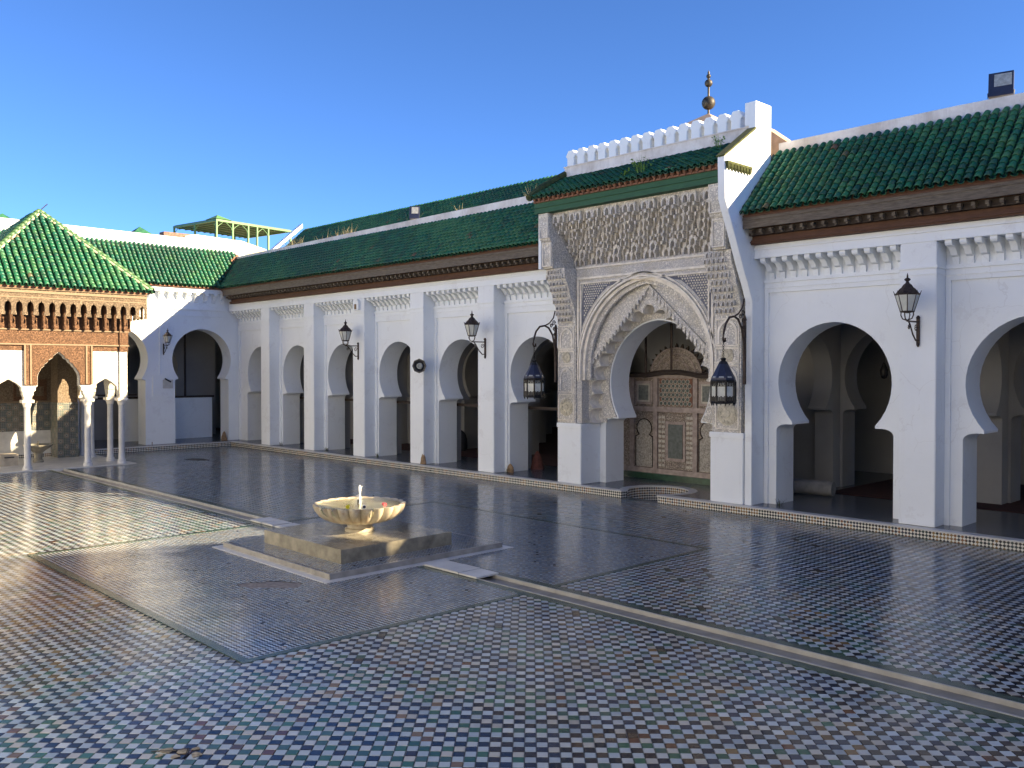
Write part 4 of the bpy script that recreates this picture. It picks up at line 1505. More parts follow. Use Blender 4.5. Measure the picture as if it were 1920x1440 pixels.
# pyramid roof
AP = Vector((2.1, -8.10, 8.72))
hx, hy = 2.85, 2.87
c4 = [(AP.x + hx, PVC[1] - hy, 5.95), (AP.x + hx, PVC[1] + hy, 5.95), (AP.x - hx, PVC[1] + hy, 5.95), (AP.x - hx, PVC[1] - hy, 5.95)]
rf = MB().add(c4 + [tuple(AP)], [(0, 1, 4), (1, 2, 4), (2, 3, 4), (3, 0, 4), (3, 2, 1, 0)]).build('roof', M_TERRA, pav)
LUM = 1.9
sl_ = math.hypot(hx, AP.z - 5.95)
def hipclip(p):
    t = (AP.x + hx - p.x) / hx
    return abs(p.y - (PVC[1] + (AP.y - PVC[1]) * t)) < hy * (1 - t) - .02
roof_tiles(rf, (AP.x + hx + .06, PVC[1] - hy, 5.96), (0, 1, 0), (-hx, 0, AP.z - 5.95), 28, 24, .205, .168, 300, hipclip, 1.0)
def hipclip2(p):
    t = abs(PVC[1] - hy - p.y) / hy
    return abs(p.x - AP.x) < hx * (1 - t) - .02
roof_tiles(rf, (AP.x - hx, PVC[1] - hy - .06, 5.96), (1, 0, 0), (0, hy, AP.z - 5.95), 28, 24, .205, .168, 0, hipclip2, 1.0)
def hipclip3(p):
    t = abs(PVC[1] + hy - p.y) / hy
    return abs(p.x - AP.x) < hx * (1 - t) - .02
roof_tiles(rf, (AP.x - hx, PVC[1] + hy + .06, 5.96), (1, 0, 0), (0, -hy, AP.z - 5.95), 28, 24, .205, .168, 0, hipclip3, 1.0)
for c in c4[:2]:
    a = Vector(c) + Vector((.03, 0, .05))
    n_ = 22
    seg = (AP + Vector((0, 0, .06)) - a) / n_
    me = None
    V, F = tile_base(seg.length * 1.2, .085, .07)
    for k in range(n_):
        me = me or np_mesh('ridge_tile', V, F, M_ROOF, np.tile(np.array((.055, .13, .05)), (len(F), 1)), True)
        v_ = seg.normalized()
        u_ = v_.cross(Vector((0, 0, 1))).normalized()
        nn = u_.cross(v_)
        p = a + seg * k + nn * .03
        M = Matrix(((u_.x, v_.x, nn.x, p.x), (u_.y, v_.y, nn.y, p.y), (u_.z, v_.z, nn.z, p.z), (0, 0, 0, 1)))
        x = bpy.data.objects.new('ridge_tile', me); COL.objects.link(x); x.parent = rf; x.matrix_basis = M
    side = Vector((0, 1, 0)) if c[1] < PVC[1] else Vector((0, -1, 0))
    MB().tube([a + seg * k + side * (.10 if c[1] < PVC[1] else .10) + Vector((.02, 0, .035)) for k in range(n_)], .035, 5).build('mortar_line', M_OLD, rf)
MB().tube([AP + Vector((0, 0, .0)), AP + Vector((0, .10, .18)), AP + Vector((-.02, .28, .36))], .018, 5).build('roof_rod', M_IRON, pav)
MB().lathe([(.14, 8.66), (.10, 8.80), (.03, 8.86)], (AP.x, AP.y, 0), 10).build('roof_cap', simple('moss_green_cap', (.04, .10, .04), .5), pav)
# back wall of the pavilion
M_DIM = m_stucco('shade_toned_plaster', 14., (.26, .20, .14), (.12, .09, .065), (.2, .15, .1), (.2, .18, .16))  # stucco darkened in colour to stand for shade inside the pavilion
MB().box((-.30, -10.2, .031), (-.06, -6.46, 1.02)).build('marble_dado', M_MARBLE, pav)
MB().box((-.30, -10.2, 1.022), (-.075, -6.46, 2.06)).build('mosaic_panel', M_MOSAIC, pav)
MB().box((-.30, -10.2, 2.062), (-.05, -6.46, 2.12)).build('mosaic_border', M_CEDARP, pav)
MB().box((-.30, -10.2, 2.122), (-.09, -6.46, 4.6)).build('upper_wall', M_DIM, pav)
MB().box((-.055, -7.15, .031), (.75, -6.42, 2.06)).build('mosaic_pier', M_MOSAIC, pav)
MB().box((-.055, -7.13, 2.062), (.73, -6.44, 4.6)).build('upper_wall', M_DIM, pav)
b = MB()
y0, y1, z0, z1 = -8.4, -7.28, 2.14, 2.92
b.box((-.089, y0, z0), (-.03, y1, z0 + .16)).box((-.089, y0, z1 - .26), (-.03, y1, z1)).box((-.089, y0, z0 + .16), (-.03, y0 + .1, z1 - .26)).box((-.089, y1 - .1, z0 + .16), (-.03, y1, z1 - .26))
b.build('window_frame', M_CEDAR, pav)
b = MB()
for k in range(9): b.box((-.07, y0 + .1 + k * .115, z0 + .16), (-.045, y0 + .125 + k * .115, z1 - .26))
for k in range(5): b.box((-.074, y0 + .1, z0 + .16 + k * .085), (-.049, y1 - .1, z0 + .18 + k * .085))
b.build('window_lattice', M_CEDARP, pav)
MB().box((-.5, -10.4, 4.602), (4.1, -6.0, 4.70)).build('pavilion_ceiling', M_WOODDARK, pav)
bas = thing('wash_basin', 'small stone pedestal basin inside the cedar pavilion', 'basin', (1.95, -8.15, .03))
MB().lathe([(.17, .031), (.17, .10), (.13, .14), (.14, .36), (.20, .42), (.40, .56), (.47, .62), (.47, .66), (.40, .645), (.1, .58)], (1.95, -8.15, 0), 20).build('bowl', M_WETSTONE, bas, 40)
MB().tube([(1.95, -8.15, .55), (1.95, -8.15, .78)], .02, 6).build('spout', M_BRASS, bas)
bx1 = thing('box', 'pale wooden box standing on the pavilion floor behind the columns', 'box', (2.5, -9.15, .03))
MB().box((2.1, -9.5, .031), (2.6, -8.95, .42)).build('body', simple('pale_box_wood', (.40, .35, .27), .8, .2, 5), bx1)
MB().box((2.601, -9.38, .30), (2.615, -9.08, .34)).build('slot', M_BLACK, bx1)

# ------------------------------------------------------------------ fountain
fo = thing('fountain', 'scalloped yellowish marble bowl on a foot over a square wet marble block and tiled step', 'fountain', (22.2, -8.45, 0))
MB().box((PX0 - .15, PY0 - .15, -.05), (PX1 + .15, PY1 + .15, .008)).build('marble_border', M_MARBLE2, fo)
MB().box((PX0, PY0, .0085), (PX1, PY1, .096)).build('step_edge', simple('grey_step_marble', (.25, .24, .225), .35, .3, 4, .2), fo)
# tiles on the step
Xs, Ys, Cs = [], [], []
def in_step(X, Y):
    return (X > PX0 + .05) & (X < PX1 - .05) & (Y > PY0 + .05) & (Y < PY1 - .05) & ~((X > 20.93) & (X < 23.52) & (Y > -9.72) & (Y < -7.32))
X, Y, cls = make_field(SP, in_step, .003)
V, col = quad_tiles(X, Y, cls, SP, .0028, .0985)
o = obj('step_tiles', np_mesh('step_tiles', V.reshape(-1, 3), np.arange(len(V) * 4).reshape(-1, 4), M_TILE, col), fo)
o['kind'] = 'stuff'
MB().box((20.95, -9.70, .097), (23.50, -7.34, .335)).build('base_block', M_WETSTONE, fo)
FXC, FYC = 22.2, -8.45
MB().lathe([(.27, .3355), (.27, .38), (.235, .40), (.225, .47), (.25, .50)], (FXC, FYC, 0), 24).build('foot', M_BOWL, fo, 40)
seg, NF = 176, 22
prof_o = [(.22, .487, 0), (.36, .492, .3), (.52, .520, .7), (.65, .570, 1.0), (.745, .635, 1.15), (.81, .71, 1.15), (.845, .79, 1.0), (.85, .832, .8)]
prof_i = [(.825, .838, .6), (.74, .775, .3), (.55, .72, .1), (.3, .69, 0), (.001, .68, 0)]
V, F = [], []
for r, z, a in prof_o + prof_i:
    for k in range(seg):
        th = 2 * math.pi * k / seg
        fl = abs(math.sin(NF * th / 2))
        rr_ = r * .965 * (1 + .13 * a * (fl - .7))
        V.append((FXC + rr_ * math.cos(th), FYC + rr_ * math.sin(th), z + (.012 * a * (fl - .5) if r > .7 else 0)))
for j in range(len(prof_o) + len(prof_i) - 1):
    for k in range(seg):
        k2 = (k + 1) % seg
        F.append((j * seg + k, j * seg + k2, (j + 1) * seg + k2, (j + 1) * seg + k))
MB().add(V, F).build('bowl', M_BOWL, fo, 50)
wv = [(FXC + .79 * math.cos(2 * math.pi * k / 48), FYC + .79 * math.sin(2 * math.pi * k / 48), .820) for k in range(48)]
MB().add(wv + [(FXC, FYC, .820)], [(k, (k + 1) % 48, 48) for k in range(48)]).build('water', M_WATER, fo)
b = MB()
b.tube([(FXC, FYC, .80), (FXC + .006, FYC, .87), (FXC - .004, FYC + .004, .94), (FXC + .005, FYC, 1.01), (FXC - .002, FYC, 1.08), (FXC + .004, FYC, 1.13), (FXC, FYC, 1.165)], [.03, .019, .024, .017, .027, .030, .010], 8)
for q in range(16):
    a_ = random.uniform(0, 6.28); h_ = random.uniform(.84, 1.17); r_ = random.uniform(.025, .06)
    b.sphere((FXC + r_ * math.cos(a_), FYC + r_ * math.sin(a_), h_), random.uniform(.005, .011), 6, 4)
k = N('white_water'); k.base((.9, .92, .95)); k.rough(.15); k.b.inputs['Transmission Weight'].default_value = .35
b.build('water_jet', k.m, fo, 60)
MB().tube([(FXC - .02, FYC - .02, .69), (FXC - .02, FYC - .02, .90)], .016, 6).build('pipe', M_BRASS, fo)
# thin runs of water over the rim
b = MB()
for k in (11, 14, 20, 21, 2):
    th = 2 * math.pi * k / NF - .9
    b.tube([(FXC + r * math.cos(th), FYC + r * math.sin(th), z) for r, z in ((.80, .838), (.862, .838), (.872, .80), (.83, .74), (.74, .67))], [.012, .02, .018, .012, .004], 6)
b.build('water_run', M_WATER, fo, 60)
for lab, nm, c, (x, y) in (('yellow plastic cup lying on the rim of the fountain bowl', 'yellow_cup', (.75, .70, .02), (22.62, -8.98)),
                           ('white cup with dark blue opening lying on the fountain rim', 'white_cup', (.75, .75, .8), (22.82, -8.78)),
                           ('small red cup lying on the right side of the fountain rim', 'red_cup', (.75, .12, .12), (22.86, -8.38))):
    t = thing(nm, lab, 'cup', (x, y, .82), 'cups on the fountain rim')
    a = math.atan2(y - FYC, x - FXC)
    M = Matrix.Rotation(math.atan2(-.72, .69) * 0 + a, 4, 'Z') @ Matrix.Rotation(R(100), 4, 'Y')
    cupb = MB().lathe([(.025, -.035), (.035, .035), (.030, .035), (.022, -.025)], (0, 0, 0), 14)
    cupb.v = [tuple(M @ Vector(p) + Vector((x, y, .875))) for p in cupb.v]
    cupb.build('body', simple(nm + '_plastic', c, .4, .05), t, 40)
    dsk = MB().lathe([(.030, .030), (.001, .030)], (0, 0, 0), 12, cap=False)
    dsk.v = [tuple(M @ Vector(p) + Vector((x, y, .875))) for p in dsk.v]
    dsk.build('opening', M_BLUEBLACK if 'white' in nm else simple(nm + '_inside', tuple(q * .55 for q in c), .5), t)

# ------------------------------------------------------------------ wall lanterns
def wall_lantern(label):
    """wall plane y=0, outward -y; origin at the plate centre"""
    t = thing('wall_lantern', label, 'lantern', (0, 0, 0), 'lanterns on wall brackets')
    b = MB()
    b.box((-.035, -.03, -.28), (.035, .0, .27)).lathe([(.03, 0), (.05, .03), (.02, .08)], (0, -.02, .26), 8).lathe([(.012, -.08), (.04, -.03), (.03, 0)], (0, -.02, -.27), 8)
    b.build('wall_plate', M_RUST, t)
    b = MB()
    b.tube([(0, -.03, .20), (0, -.60, .20)], .02, 6)
    b.tube([(0, -.03, -.20), (0, -.14, -.21), (0, -.30, -.08), (0, -.44, .12), (0, -.52, .19)], .017, 6)
    for cy, cz, r in ((-.13, .06, .085), (-.50, .07, .06)):
        b.tube([(0, cy + r * (1 - k / 22) * math.cos(.5 * k), cz + r * (1 - k / 22) * math.sin(.5 * k)) for k in range(18)], .011, 5)
    b.build('bracket_arm', M_RUST, t)
    b = MB()
    L = (-.60)
    for a in (0, math.pi / 2, math.pi, 3 * math.pi / 2):
        b.tube([(0, L, .21), (.10 * math.cos(a), L + .10 * math.sin(a), .25), (.135 * math.cos(a), L + .135 * math.sin(a), .33), (.13 * math.cos(a), L + .13 * math.sin(a), .39)], .013, 5)
    b.build('yoke', M_RUST, t)
    z0, z1, r0, r1 = .40, .77, .135, .245
    f = MB()
    ring_ = lambda r, z, th=.016: f.tube([(r * math.cos(q), L + r * math.sin(q), z) for q in [2 * math.pi * k / 8 + .39 for k in range(9)]], th, 5)
    ring_(r0, z0); ring_(r1, z1, .02)
    for k in range(8):
        q = 2 * math.pi * k / 8 + .39
        f.tube([(r0 * math.cos(q), L + r0 * math.sin(q), z0), (r1 * math.cos(q), L + r1 * math.sin(q), z1), (r1 * 1.13 * math.cos(q), L + r1 * 1.13 * math.sin(q), z1 + .075)], [.011, .011, .006], 5)
    f.lathe([(.06, z0 - .03), (r0, z0), (.001, z0 + .005)], (0, L, 0), 8, cap=False)
    f.build('frame', M_RUST, t)
    for k in range(8):
        q0, q1 = 2 * math.pi * k / 8 + .39, 2 * math.pi * (k + 1) / 8 + .39
        V = []
        for dr in (0, -.006):
            V += [((r0 + dr) * math.cos(q0), L + (r0 + dr) * math.sin(q0), z0 + .012), ((r0 + dr) * math.cos(q1), L + (r0 + dr) * math.sin(q1), z0 + .012), ((r1 + dr) * math.cos(q1), L + (r1 + dr) * math.sin(q1), z1 - .012), ((r1 + dr) * math.cos(q0), L + (r1 + dr) * math.sin(q0), z1 - .012)]
        MB().add(V, [(0, 1, 2, 3), (7, 6, 5, 4), (0, 4, 5, 1), (1, 5, 6, 2), (2, 6, 7, 3), (3, 7, 4, 0)]).build('pane', M_GLASS, t)
    rfm = MB().lathe([(r1 + .012, z1 + .005), (r1 - .02, z1 + .05), (.17, z1 + .115), (.125, z1 + .15), (.115, z1 + .17), (.085, z1 + .21), (.045, z1 + .24)], (0, L, 0), 8)
    rfm.build('cap', M_RUST, t)
    MB().lathe([(.045, z1 + .241), (.03, z1 + .28), (.07, z1 + .315), (.06, z1 + .335), (.02, z1 + .36), (.018, z1 + .40), (.004, z1 + .46)], (0, L, 0), 8).build('top_knob', M_RUST, t, 50)
    return t


proto = wall_lantern('rusty glazed lantern on the wide pilaster between the two wide arches right of the portal')
spots = [((28.79, .248, 4.05), 0, None),
         ((16.03, .248, 3.93), 0, 'glazed lantern on the pilaster nearest the portal, above the last narrow arch'),
         ((9.30, .248, 3.94), 0, 'glazed lantern on the third pilaster of the long arcade, left of the round loudspeaker'),
         ((-.659, -2.62, 4.12), math.pi / 2, 'glazed lantern on the far end wall between the sunlit arch and the big round arch')]
for i, (p, rz, lab) in enumerate(spots):
    t = proto if i == 0 else copy_tree(proto)
    t.location = p
    t.rotation_euler = (0, 0, rz)
    t.scale = (.70,) * 3 if i == 3 else (.90,) * 3
    t['group'] = 'lanterns on wall brackets'
    t['category'] = 'lantern'
    if lab: t['label'] = lab

# big hanging lanterns on scrolled brackets
def big_bracket(label):
    t = thing('lantern_bracket', label, 'bracket', (0, 0, 0), 'curved lantern brackets on the portal')
    MB().box((-.03, -.05, -1.0), (.03, .0, .42)).lathe([(.03, 0), (.05, .05), (.015, .16)], (0, -.025, .42), 8).build('pole', M_RUST, t)
    MB().tube([(0, -.04, -.42), (0, -.06, -.05), (0, -.15, .28), (0, -.30, .47), (0, -.46, .53), (0, -.65, .50), (0, -.80, .36), (0, -.88, .16), (0, -.91, .02), (0, -.87, -.05), (0, -.81, -.03), (0, -.82, .04)], .026, 7).build('arm', M_RUST, t, 60)
    MB().tube([(0, -.46, .53), (0, -.28, .60), (0, -.12, .75), (0, -.05, .95)], .018, 6).build('brace', M_RUST, t, 60)
    b = MB()
    for cy, cz, r in ((-.10, .62, .07), (-.20, .54, .06), (-.09, .45, .055), (-.08, .30, .04)):
        b.tube([(0, cy + r * (1 - k / 26) * math.cos(.55 * k), cz + r * (1 - k / 26) * math.sin(.55 * k)) for k in range(20)], .010, 5)
    b.build('scroll', M_RUST, t)
    return t


def big_lantern(label):
    """origin at the hook"""
    t = thing('hanging_lantern', label, 'lantern', (0, 0, 0), 'hanging lanterns before the portal')
    b = MB()
    for k in range(6):
        z = -.03 - k * .055
        r = .032
        b.tube([(r * .6 * math.cos(q) * (k % 2), r * .6 * math.cos(q) * (1 - k % 2), z + r * math.sin(q)) for q in [2 * math.pi * j / 8 for j in range(9)]], .007, 4)
    b.build('chain', M_IRON, t)
    MB().lathe([(.02, -.35), (.07, -.38), (.045, -.42), (.09, -.46), (.11, -.50)], (0, 0, 0), 8).build('crown', M_IRON, t)
    rr_ = [(.11, -.50), (.19, -.66), (.265, -.80), (.27, -.84)]
    MB().lathe(rr_, (0, 0, 0), 8).build('upper_cone', M_BLUEBLACK, t)
    MB().lathe([(.272, -.84), (.285, -.87), (.272, -.90)], (0, 0, 0), 8).lathe([(.272, -1.30), (.285, -1.33), (.26, -1.36)], (0, 0, 0), 8).build('band', M_IRON, t)
    f = MB()
    for k in range(8):
        a = 2 * math.pi * k / 8
        x, y = .27 * math.cos(a), .27 * math.sin(a)
        f.tube([(x, y, -.88), (x, y, -1.33)], .022, 5)
        f.tube([(x * .98, y * .98, -1.33), (x * .93, y * .93, -1.42)], [.03, .008], 5)
        a2 = a + math.pi / 8
        w = .272 * math.cos(math.pi / 8)
        cx_, cy_ = w * math.cos(a2), w * math.sin(a2)
        tx, ty = -math.sin(a2), math.cos(a2)
        for q in range(5):
            s_ = (-.08 + .04 * q)
            f.tube([(cx_ + tx * s_, cy_ + ty * s_, -.90), (cx_ + tx * s_ * .9, cy_ + ty * s_ * .9, -.96 - .015 * (q % 2))], .012, 4)
            f.tube([(cx_ + tx * s_, cy_ + ty * s_, -1.20 - .02 * (q % 2)), (cx_ + tx * s_, cy_ + ty * s_, -1.32)], .016, 4)
        f.tube([(cx_ + tx * .085, cy_ + ty * .085, -.98), (cx_ - tx * .085, cy_ - ty * .085, -.98)], .009, 4)
    f.build('frame', M_IRON, t)
    for k in range(8):
        a2 = 2 * math.pi * (k + .5) / 8
        w = .262 * math.cos(math.pi / 8)
        tx, ty = -math.sin(a2), math.cos(a2)
        cx_, cy_ = w * math.cos(a2), w * math.sin(a2)
        V = []
        for q in (1, .975):
            V += [(cx_ * q - tx * .095, cy_ * q - ty * .095, -1.30), (cx_ * q + tx * .095, cy_ * q + ty * .095, -1.30), (cx_ * q + tx * .095, cy_ * q + ty * .095, -.92), (cx_ * q - tx * .095, cy_ * q - ty * .095, -.92)]
        MB().add(V, [(0, 1, 2, 3), (7, 6, 5, 4), (0, 4, 5, 1), (1, 5, 6, 2), (2, 6, 7, 3), (3, 7, 4, 0)]).build('pane', M_GLASS, t)
    # glass windows in the cone
    for k in range(8):
        a2 = 2 * math.pi * (k + .5) / 8
        x, y = math.cos(a2), math.sin(a2)
        tx, ty = -y, x
        V = []
        for r, z, w in ((.175, -.66, .03), (.245, -.80, .055)):
            V += [(x * r - tx * w, y * r - ty * w, z), (x * r + tx * w, y * r + ty * w, z)]
        MB().add(V, [(0, 1, 3, 2)]).build('cone_window', M_GREYGLASS, t)
    MB().lathe([(.26, -1.36), (.15, -1.38), (.001, -1.385)], (0, 0, 0), 8, cap=False).build('base_plate', M_IRON, t)
    return t


br1 = big_bracket('curved rusty iron bracket with scrolls at the right edge of the portal')
br1.location = (24.98, .125, 3.95)
br2 = copy_tree(br1)
br2['label'] = 'curved dark iron bracket with scrolls at the left edge of the portal'
br2.location = (19.055, .148, 3.95)
la1 = big_lantern('large dark openwork lantern hanging at the right side of the portal')
la1.location = (24.98, -.765, 3.91)
la2 = copy_tree(la1)
la2['label'] = 'large dark openwork lantern hanging in front of the last narrow arch left of the portal'
la2.location = (19.055, -.72, 3.91)

# ------------------------------------------------------------------ fittings
hs = thing('loudspeaker', 'round dark loudspeaker on the pilaster between the fourth and fifth narrow arches', 'loudspeaker', (13.05, .5, 3.42))
b = MB().lathe([(.06, 0), (.10, .10), (.22, .20), (.235, .22), (.235, .24), (.19, .235), (.08, .12)], (0, 0, 0), 8)
Mh = Matrix.Translation((13.10, .10, 3.40)) @ Matrix.Rotation(R(35), 4, 'Z') @ Matrix.Rotation(R(90), 4, 'X')
b.v = [tuple(Mh @ Vector(p)) for p in b.v]
b.build('horn', M_BLACK, hs)
b = MB().lathe([(.10, .14), (.10, .20), (.06, .22), (.05, .18)], (0, 0, 0), 14)
b.v = [tuple(Mh @ Vector(p)) for p in b.v]
b.build('driver', simple('grey_driver', (.30, .32, .31), .5), hs)
MB().box((13.0, .10, 3.37), (13.06, .30, 3.43)).build('wall_arm', M_IRON, hs)

nbx = thing('nesting_niche', 'small round-topped plaster niche above the third pilaster of the long arcade', 'niche', (9.28, .24, 5.3))
MB().prism(pointed(9.28, 5.38, 5.62, .16, .0, 8), 'y', .14, .248).build('hood', M_WHITE, nbx)
MB().box((9.22, .125, 5.42), (9.33, .139, 5.60)).build('opening', M_BRICK, nbx)

sd_ = thing('sundial', 'small white sundial plate with slanted black gnomon on the end wall pier', 'sundial', (-.64, -2.5, 2.75))
MB().box((-.654, -2.66, 2.50), (-.628, -2.24, 2.86)).build('plate', M_MARBLE, sd_)
MB().prism([(-2.60, 2.88), (-2.35, 2.74), (-2.33, 2.79), (-2.58, 2.93)], 'x', -.627, -.58).build('gnomon', M_BLACK, sd_)


def floodlight(label, x, y, z, w, h, rz, foot):
    t = thing('floodlight', label, 'floodlight', (x, y, z), None)
    M = Matrix.Translation((x, y, z + h * .62)) @ Matrix.Rotation(rz, 4, 'Z') @ Matrix.Rotation(R(-8), 4, 'X')
    def add(mb, name, m):
        mb.v = [tuple(M @ Vector(p)) for p in mb.v]
        return mb.build(name, m, t)
    add(MB().box((-w / 2, -.05, -h / 2), (w / 2, .07, h / 2)).box((-w / 2 + .05, .07, -h / 2 + .05), (w / 2 - .05, .12, h / 2 - .05)), 'housing', M_BLUEBLACK)
    add(MB().box((-w * .27, -.058, -h * .10), (w * .43, -.051, h * .42)), 'glass', M_GREYGLASS)
    add(MB().tube([(-w / 2 - .01, 0, -h * .3), (-w / 2 - .01, 0, -h * .6), (w / 2 + .01, 0, -h * .6), (w / 2 + .01, 0, -h * .3)], .012, 5), 'mount', M_IRON)
    return t


floodlight('square dark blue floodlight on the white parapet above the wide arches', 29.86, 1.50, 8.63, .44, .48, R(12), 0)
floodlight('small grey floodlight on the parapet of the long arcade roof', 11.0, 1.45, 8.50, .34, .44, R(38), 0)

# things inside the hall openings
rc = thing('rolled_carpet', 'grey rolled carpet lying on the floor inside the first wide arch', 'carpet', (25.3, 2.7, .2))
MB().tube([(24.6, 2.75, .38), (25.2, 2.8, .385), (25.75, 2.88, .38)], .18, 14).build('roll', simple('grey_felt', (.22, .22, .22), .95, .2, 6, .3), rc, 50)
rc2 = thing('folded_cloth', 'heap of dark red cloth on the floor inside the arch beside the portal', 'cloth', (16.4, 2.0, .2))
MB().lathe([(.22, 0), (.20, .12), (.15, .30), (.08, .48), (.02, .56)], (16.55, 1.95, .197), 9).build('heap', simple('red_cloth', (.10, .035, .028), .95, .35, 8, .5), rc2)
bag = thing('bag', 'dark rounded bag leaning inside the fifth narrow arch', 'bag', (10.2, 4.3, .2))
MB().lathe([(.22, 0), (.27, .12), (.26, .42), (.20, .62), (.10, .74), (.03, .78)], (10.25, 4.2, .207), 12).build('body', simple('dark_blue_cloth', (.02, .022, .03), .8, .3, 6, .4), bag, 60)
hl = thing('hanging_lamp', 'small dark glass lamp hanging deep inside the first wide arch', 'lamp', (26.3, 4.3, 3.3))
MB().tube([(26.35, 4.3, 3.45), (26.35, 4.3, 6.29)], .006, 4).build('cord', M_IRON, hl)
MB().lathe([(.02, 3.46), (.05, 3.38), (.10, 3.28), (.09, 3.16), (.06, 3.08), (.02, 3.06)], (26.35, 4.3, 0), 12).build('shade', M_IRON, hl, 50)

# ------------------------------------------------------------------ beyond the roofs
pg = thing('roof_pergola', 'flat green metal pergola with thin posts on a rooftop beyond the far arcade', 'pergola', (-12, 5.1, 9.5))
Mp = Matrix.Translation((-12, 5.13, 0)) @ Matrix.Rotation(R(9), 4, 'Z')
M_DULLGREEN = simple('dull_green_metal', (.05, .10, .045), .6, .3, 5)
def pmesh(mb, name, m):
    mb.v = [tuple(Mp @ Vector(p)) for p in mb.v]
    return mb.build(name, m, pg)
for x, y in ((0, 0), (-4.2, 0), (-2.1, 0), (0, 1.07), (0, 2.13), (0, 2.75), (0, 3.55), (-4.2, 1.4), (-4.2, 2.8), (-4.2, 4.2), (-4.2, 5.2), (-2.1, 5.2), (0, 5.2)):
    pmesh(MB().box((x - .045, y - .045, 9.6), (x + .045, y + .045, 11.66)), 'post', M_GREENMETAL)
b = MB()
b.box((-4.25, -.05, 11.66), (.05, .05, 11.77)).box((-.05, .05, 11.66), (.05, 5.25, 11.77)).box((-4.25, 5.15, 11.66), (-.05, 5.25, 11.77)).box((-4.25, .05, 11.66), (-4.15, 5.15, 11.77))
pmesh(b, 'edge_beam', M_GREENMETAL)
for k in range(12):
    pmesh(MB().box((-4.14, .25 + k * .42, 11.60), (-.06, .30 + k * .42, 11.66)), 'rafter', M_DULLGREEN)
pmesh(MB().box((-4.2, 0, 11.78), (0, 5.2, 11.81)), 'canopy', M_DULLGREEN)
pmesh(MB().add([(-1.0, -.05, 11.815), (.05, -.05, 11.815), (.05, 1.0, 11.815), (-1.0, 1.0, 11.815), (-.35, .3, 12.08)], [(0, 1, 4), (1, 2, 4), (2, 3, 4), (3, 0, 4), (3, 2, 1, 0)]), 'canopy_peak', M_GREENMETAL)
b = MB()
for x, y, dx, dy in ((0, 0, -1, 0), (-2.1, 0, 1, 0), (-2.1, 0, -1, 0), (-4.2, 0, 1, 0), (0, 0, 0, 1), (0, 1.07, 0, -1), (0, 1.07, 0, 1), (0, 2.13, 0, -1), (0, 2.75, 0, 1), (0, 3.55, 0, -1)):
    b.tube([(x, y, 11.1), (x + dx * .10, y + dy * .10, 11.4), (x + dx * .4, y + dy * .4, 11.62)], .018, 5)
pmesh(b, 'corner_brace', M_GREENMETAL)
rb = thing('rooftop_block', 'low sunlit yellowish masonry block beneath the green pergola', 'building', (-6, 2, 9))
b = MB().prism([(.05, 8.2), (4.2, 8.2), (4.2, 9.25), (2.9, 9.55), (.5, 9.62), (.05, 9.5)], 'x', -4.6, -9).build('masonry', M_OLD, rb)
MB().box((-5.2, -.9, 9.05), (-4.7, .9, 9.62)).build('brick_pile', simple('brown_red_brick', (.20, .12, .09), .9, .4, 9, .6), rb)
hz = thing('far_building', 'far flat roof terrace that carries the green pergola', 'building', (-16, 6, 5))
MB().box((-26, 3.5, .2), (-11, 14, 9.9)).build('wall', M_OLD, hz)
for nm, lab, c, sz in (('small_pyramid_roof', 'tiny green pyramid roof tip showing above the sunlit far parapet', (-12, .84, 10.38), .6),
                       ('small_pyramid_roof', 'tiny dark roof tip above the parapet left of the pavilion roof', (-12, -5.7, 10.30), .6)):
    t = thing(nm, lab, 'roof', c)
    x, y, z = c
    MB().add([(x - sz, y - sz, z), (x + sz, y - sz, z), (x + sz, y + sz, z), (x - sz, y + sz, z), (x, y, z + .5)], [(0, 1, 4), (1, 2, 4), (2, 3, 4), (3, 0, 4), (3, 2, 1, 0)]).build('roof', simple('far_green_tile', (.03, .12, .06), .5, .4, 5), t)
    MB().box((x - sz * .8, y - sz * .8, z - 1.6), (x + sz * .8, y + sz * .8, z - .002)).build('wall', M_OLD, t)

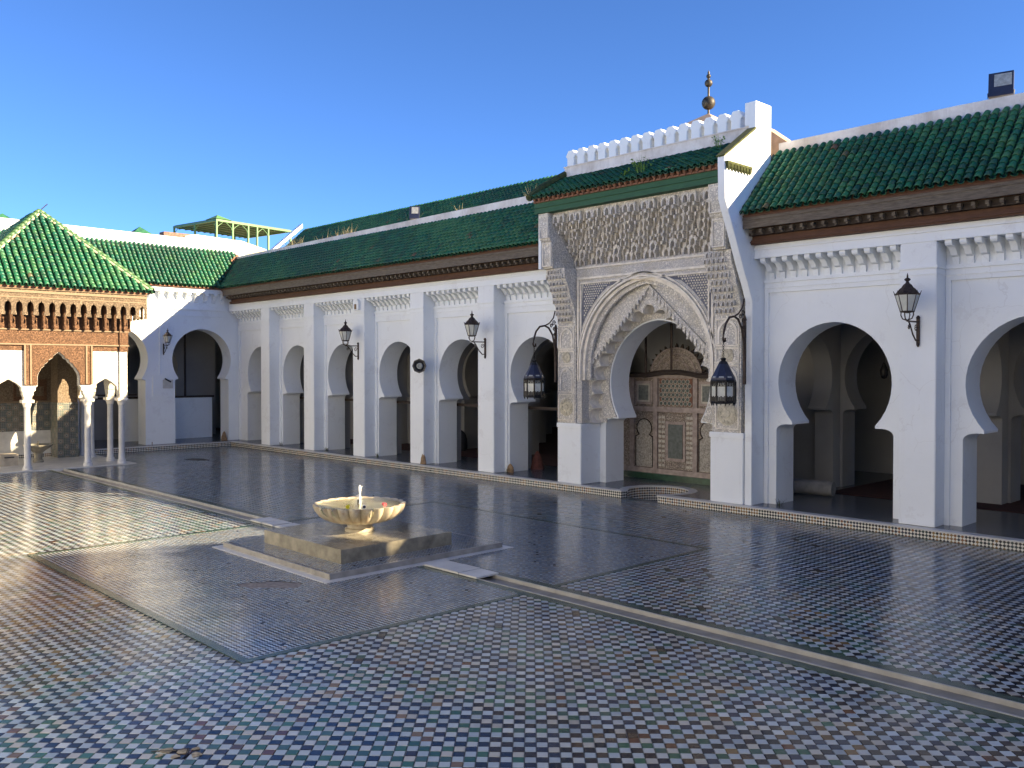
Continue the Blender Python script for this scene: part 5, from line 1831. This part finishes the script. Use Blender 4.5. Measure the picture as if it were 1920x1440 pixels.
# weeds on the roofs
def tuft(name, label, cat, group, x, y, z, h, n, m, spread=.12, lean=.4):
    b = MB()
    for k in range(n):
        a = random.uniform(0, 6.28)
        r = random.uniform(0, spread)
        hh = h * random.uniform(.5, 1.1)
        l_ = random.uniform(.1, lean) * hh
        px, py = x + r * math.cos(a), y + r * math.sin(a)
        dx, dy = math.cos(a), math.sin(a)
        w = .007 + .004 * random.random()
        V = []
        for t in (0, .5, 1):
            cx_, cy_, cz_ = px + dx * l_ * t * t, py + dy * l_ * t * t, z + hh * t
            ww = w * (1 - .8 * t)
            V += [(cx_ - dy * ww, cy_ + dx * ww, cz_), (cx_ + dy * ww, cy_ - dx * ww, cz_)]
        b.add(V, [(0, 1, 3, 2), (2, 3, 5, 4)])
        if m is M_LEAF:
            for q in range(5):
                t = .35 + .13 * q
                c_ = Vector((px + dx * l_ * t * t, py + dy * l_ * t * t, z + hh * t))
                d_ = Vector((random.gauss(0, 1), random.gauss(0, 1), random.gauss(.2, .6))).normalized() * .07
                s_ = d_.cross(Vector((0, 0, 1))).normalized() * .024
                b.add([c_, c_ + d_ * .5 + s_, c_ + d_, c_ + d_ * .5 - s_], [(0, 1, 2, 3)])
    o = b.build(name, m)
    return tag(o, label, cat, group)


for k in range(16):
    x = random.choice((random.uniform(.5, 8), random.uniform(.5, 17)))
    tuft('dry_grass_tuft', 'dry yellowish grass tuft growing along the parapet of the long arcade roof', 'grass', 'dry grass tufts on the long roof', x, 1.95 + random.uniform(0, .3), 8.45, random.uniform(.3, .6), random.randint(8, 18), M_DRY, .18, .7)
tuft('weed', 'fresh green weed growing from the eave tiles of the portal roof', 'weed', None, 22.55, -.55, 7.98, .42, 22, M_LEAF, .2, .6)
tuft('weed', 'thin green weed left of the bigger weed on the portal roof', 'weed', None, 22.05, -.62, 7.95, .26, 9, M_LEAF, .12, .7)
tuft('weed', 'small green weed near the right end of the portal roof', 'weed', None, 24.3, .05, 8.45, .25, 9, M_LEAF, .1, .7)
for k, (x, y) in enumerate(((25.55, .66), (16.55, .70), (6.45, .71), (9.8, .71), (3.0, .71))):
    tuft('weed', ['little dark weed at the foot of the pier right of the portal', 'little weed at the foot of the pilaster left of the portal', 'little weed at the foot of the second pilaster', 'little weed at the foot of the third pilaster', 'little weed at the foot of the first pilaster'][k], 'weed', None, x, y, .195, .14, 16, M_MOSS, .1, 1.0)
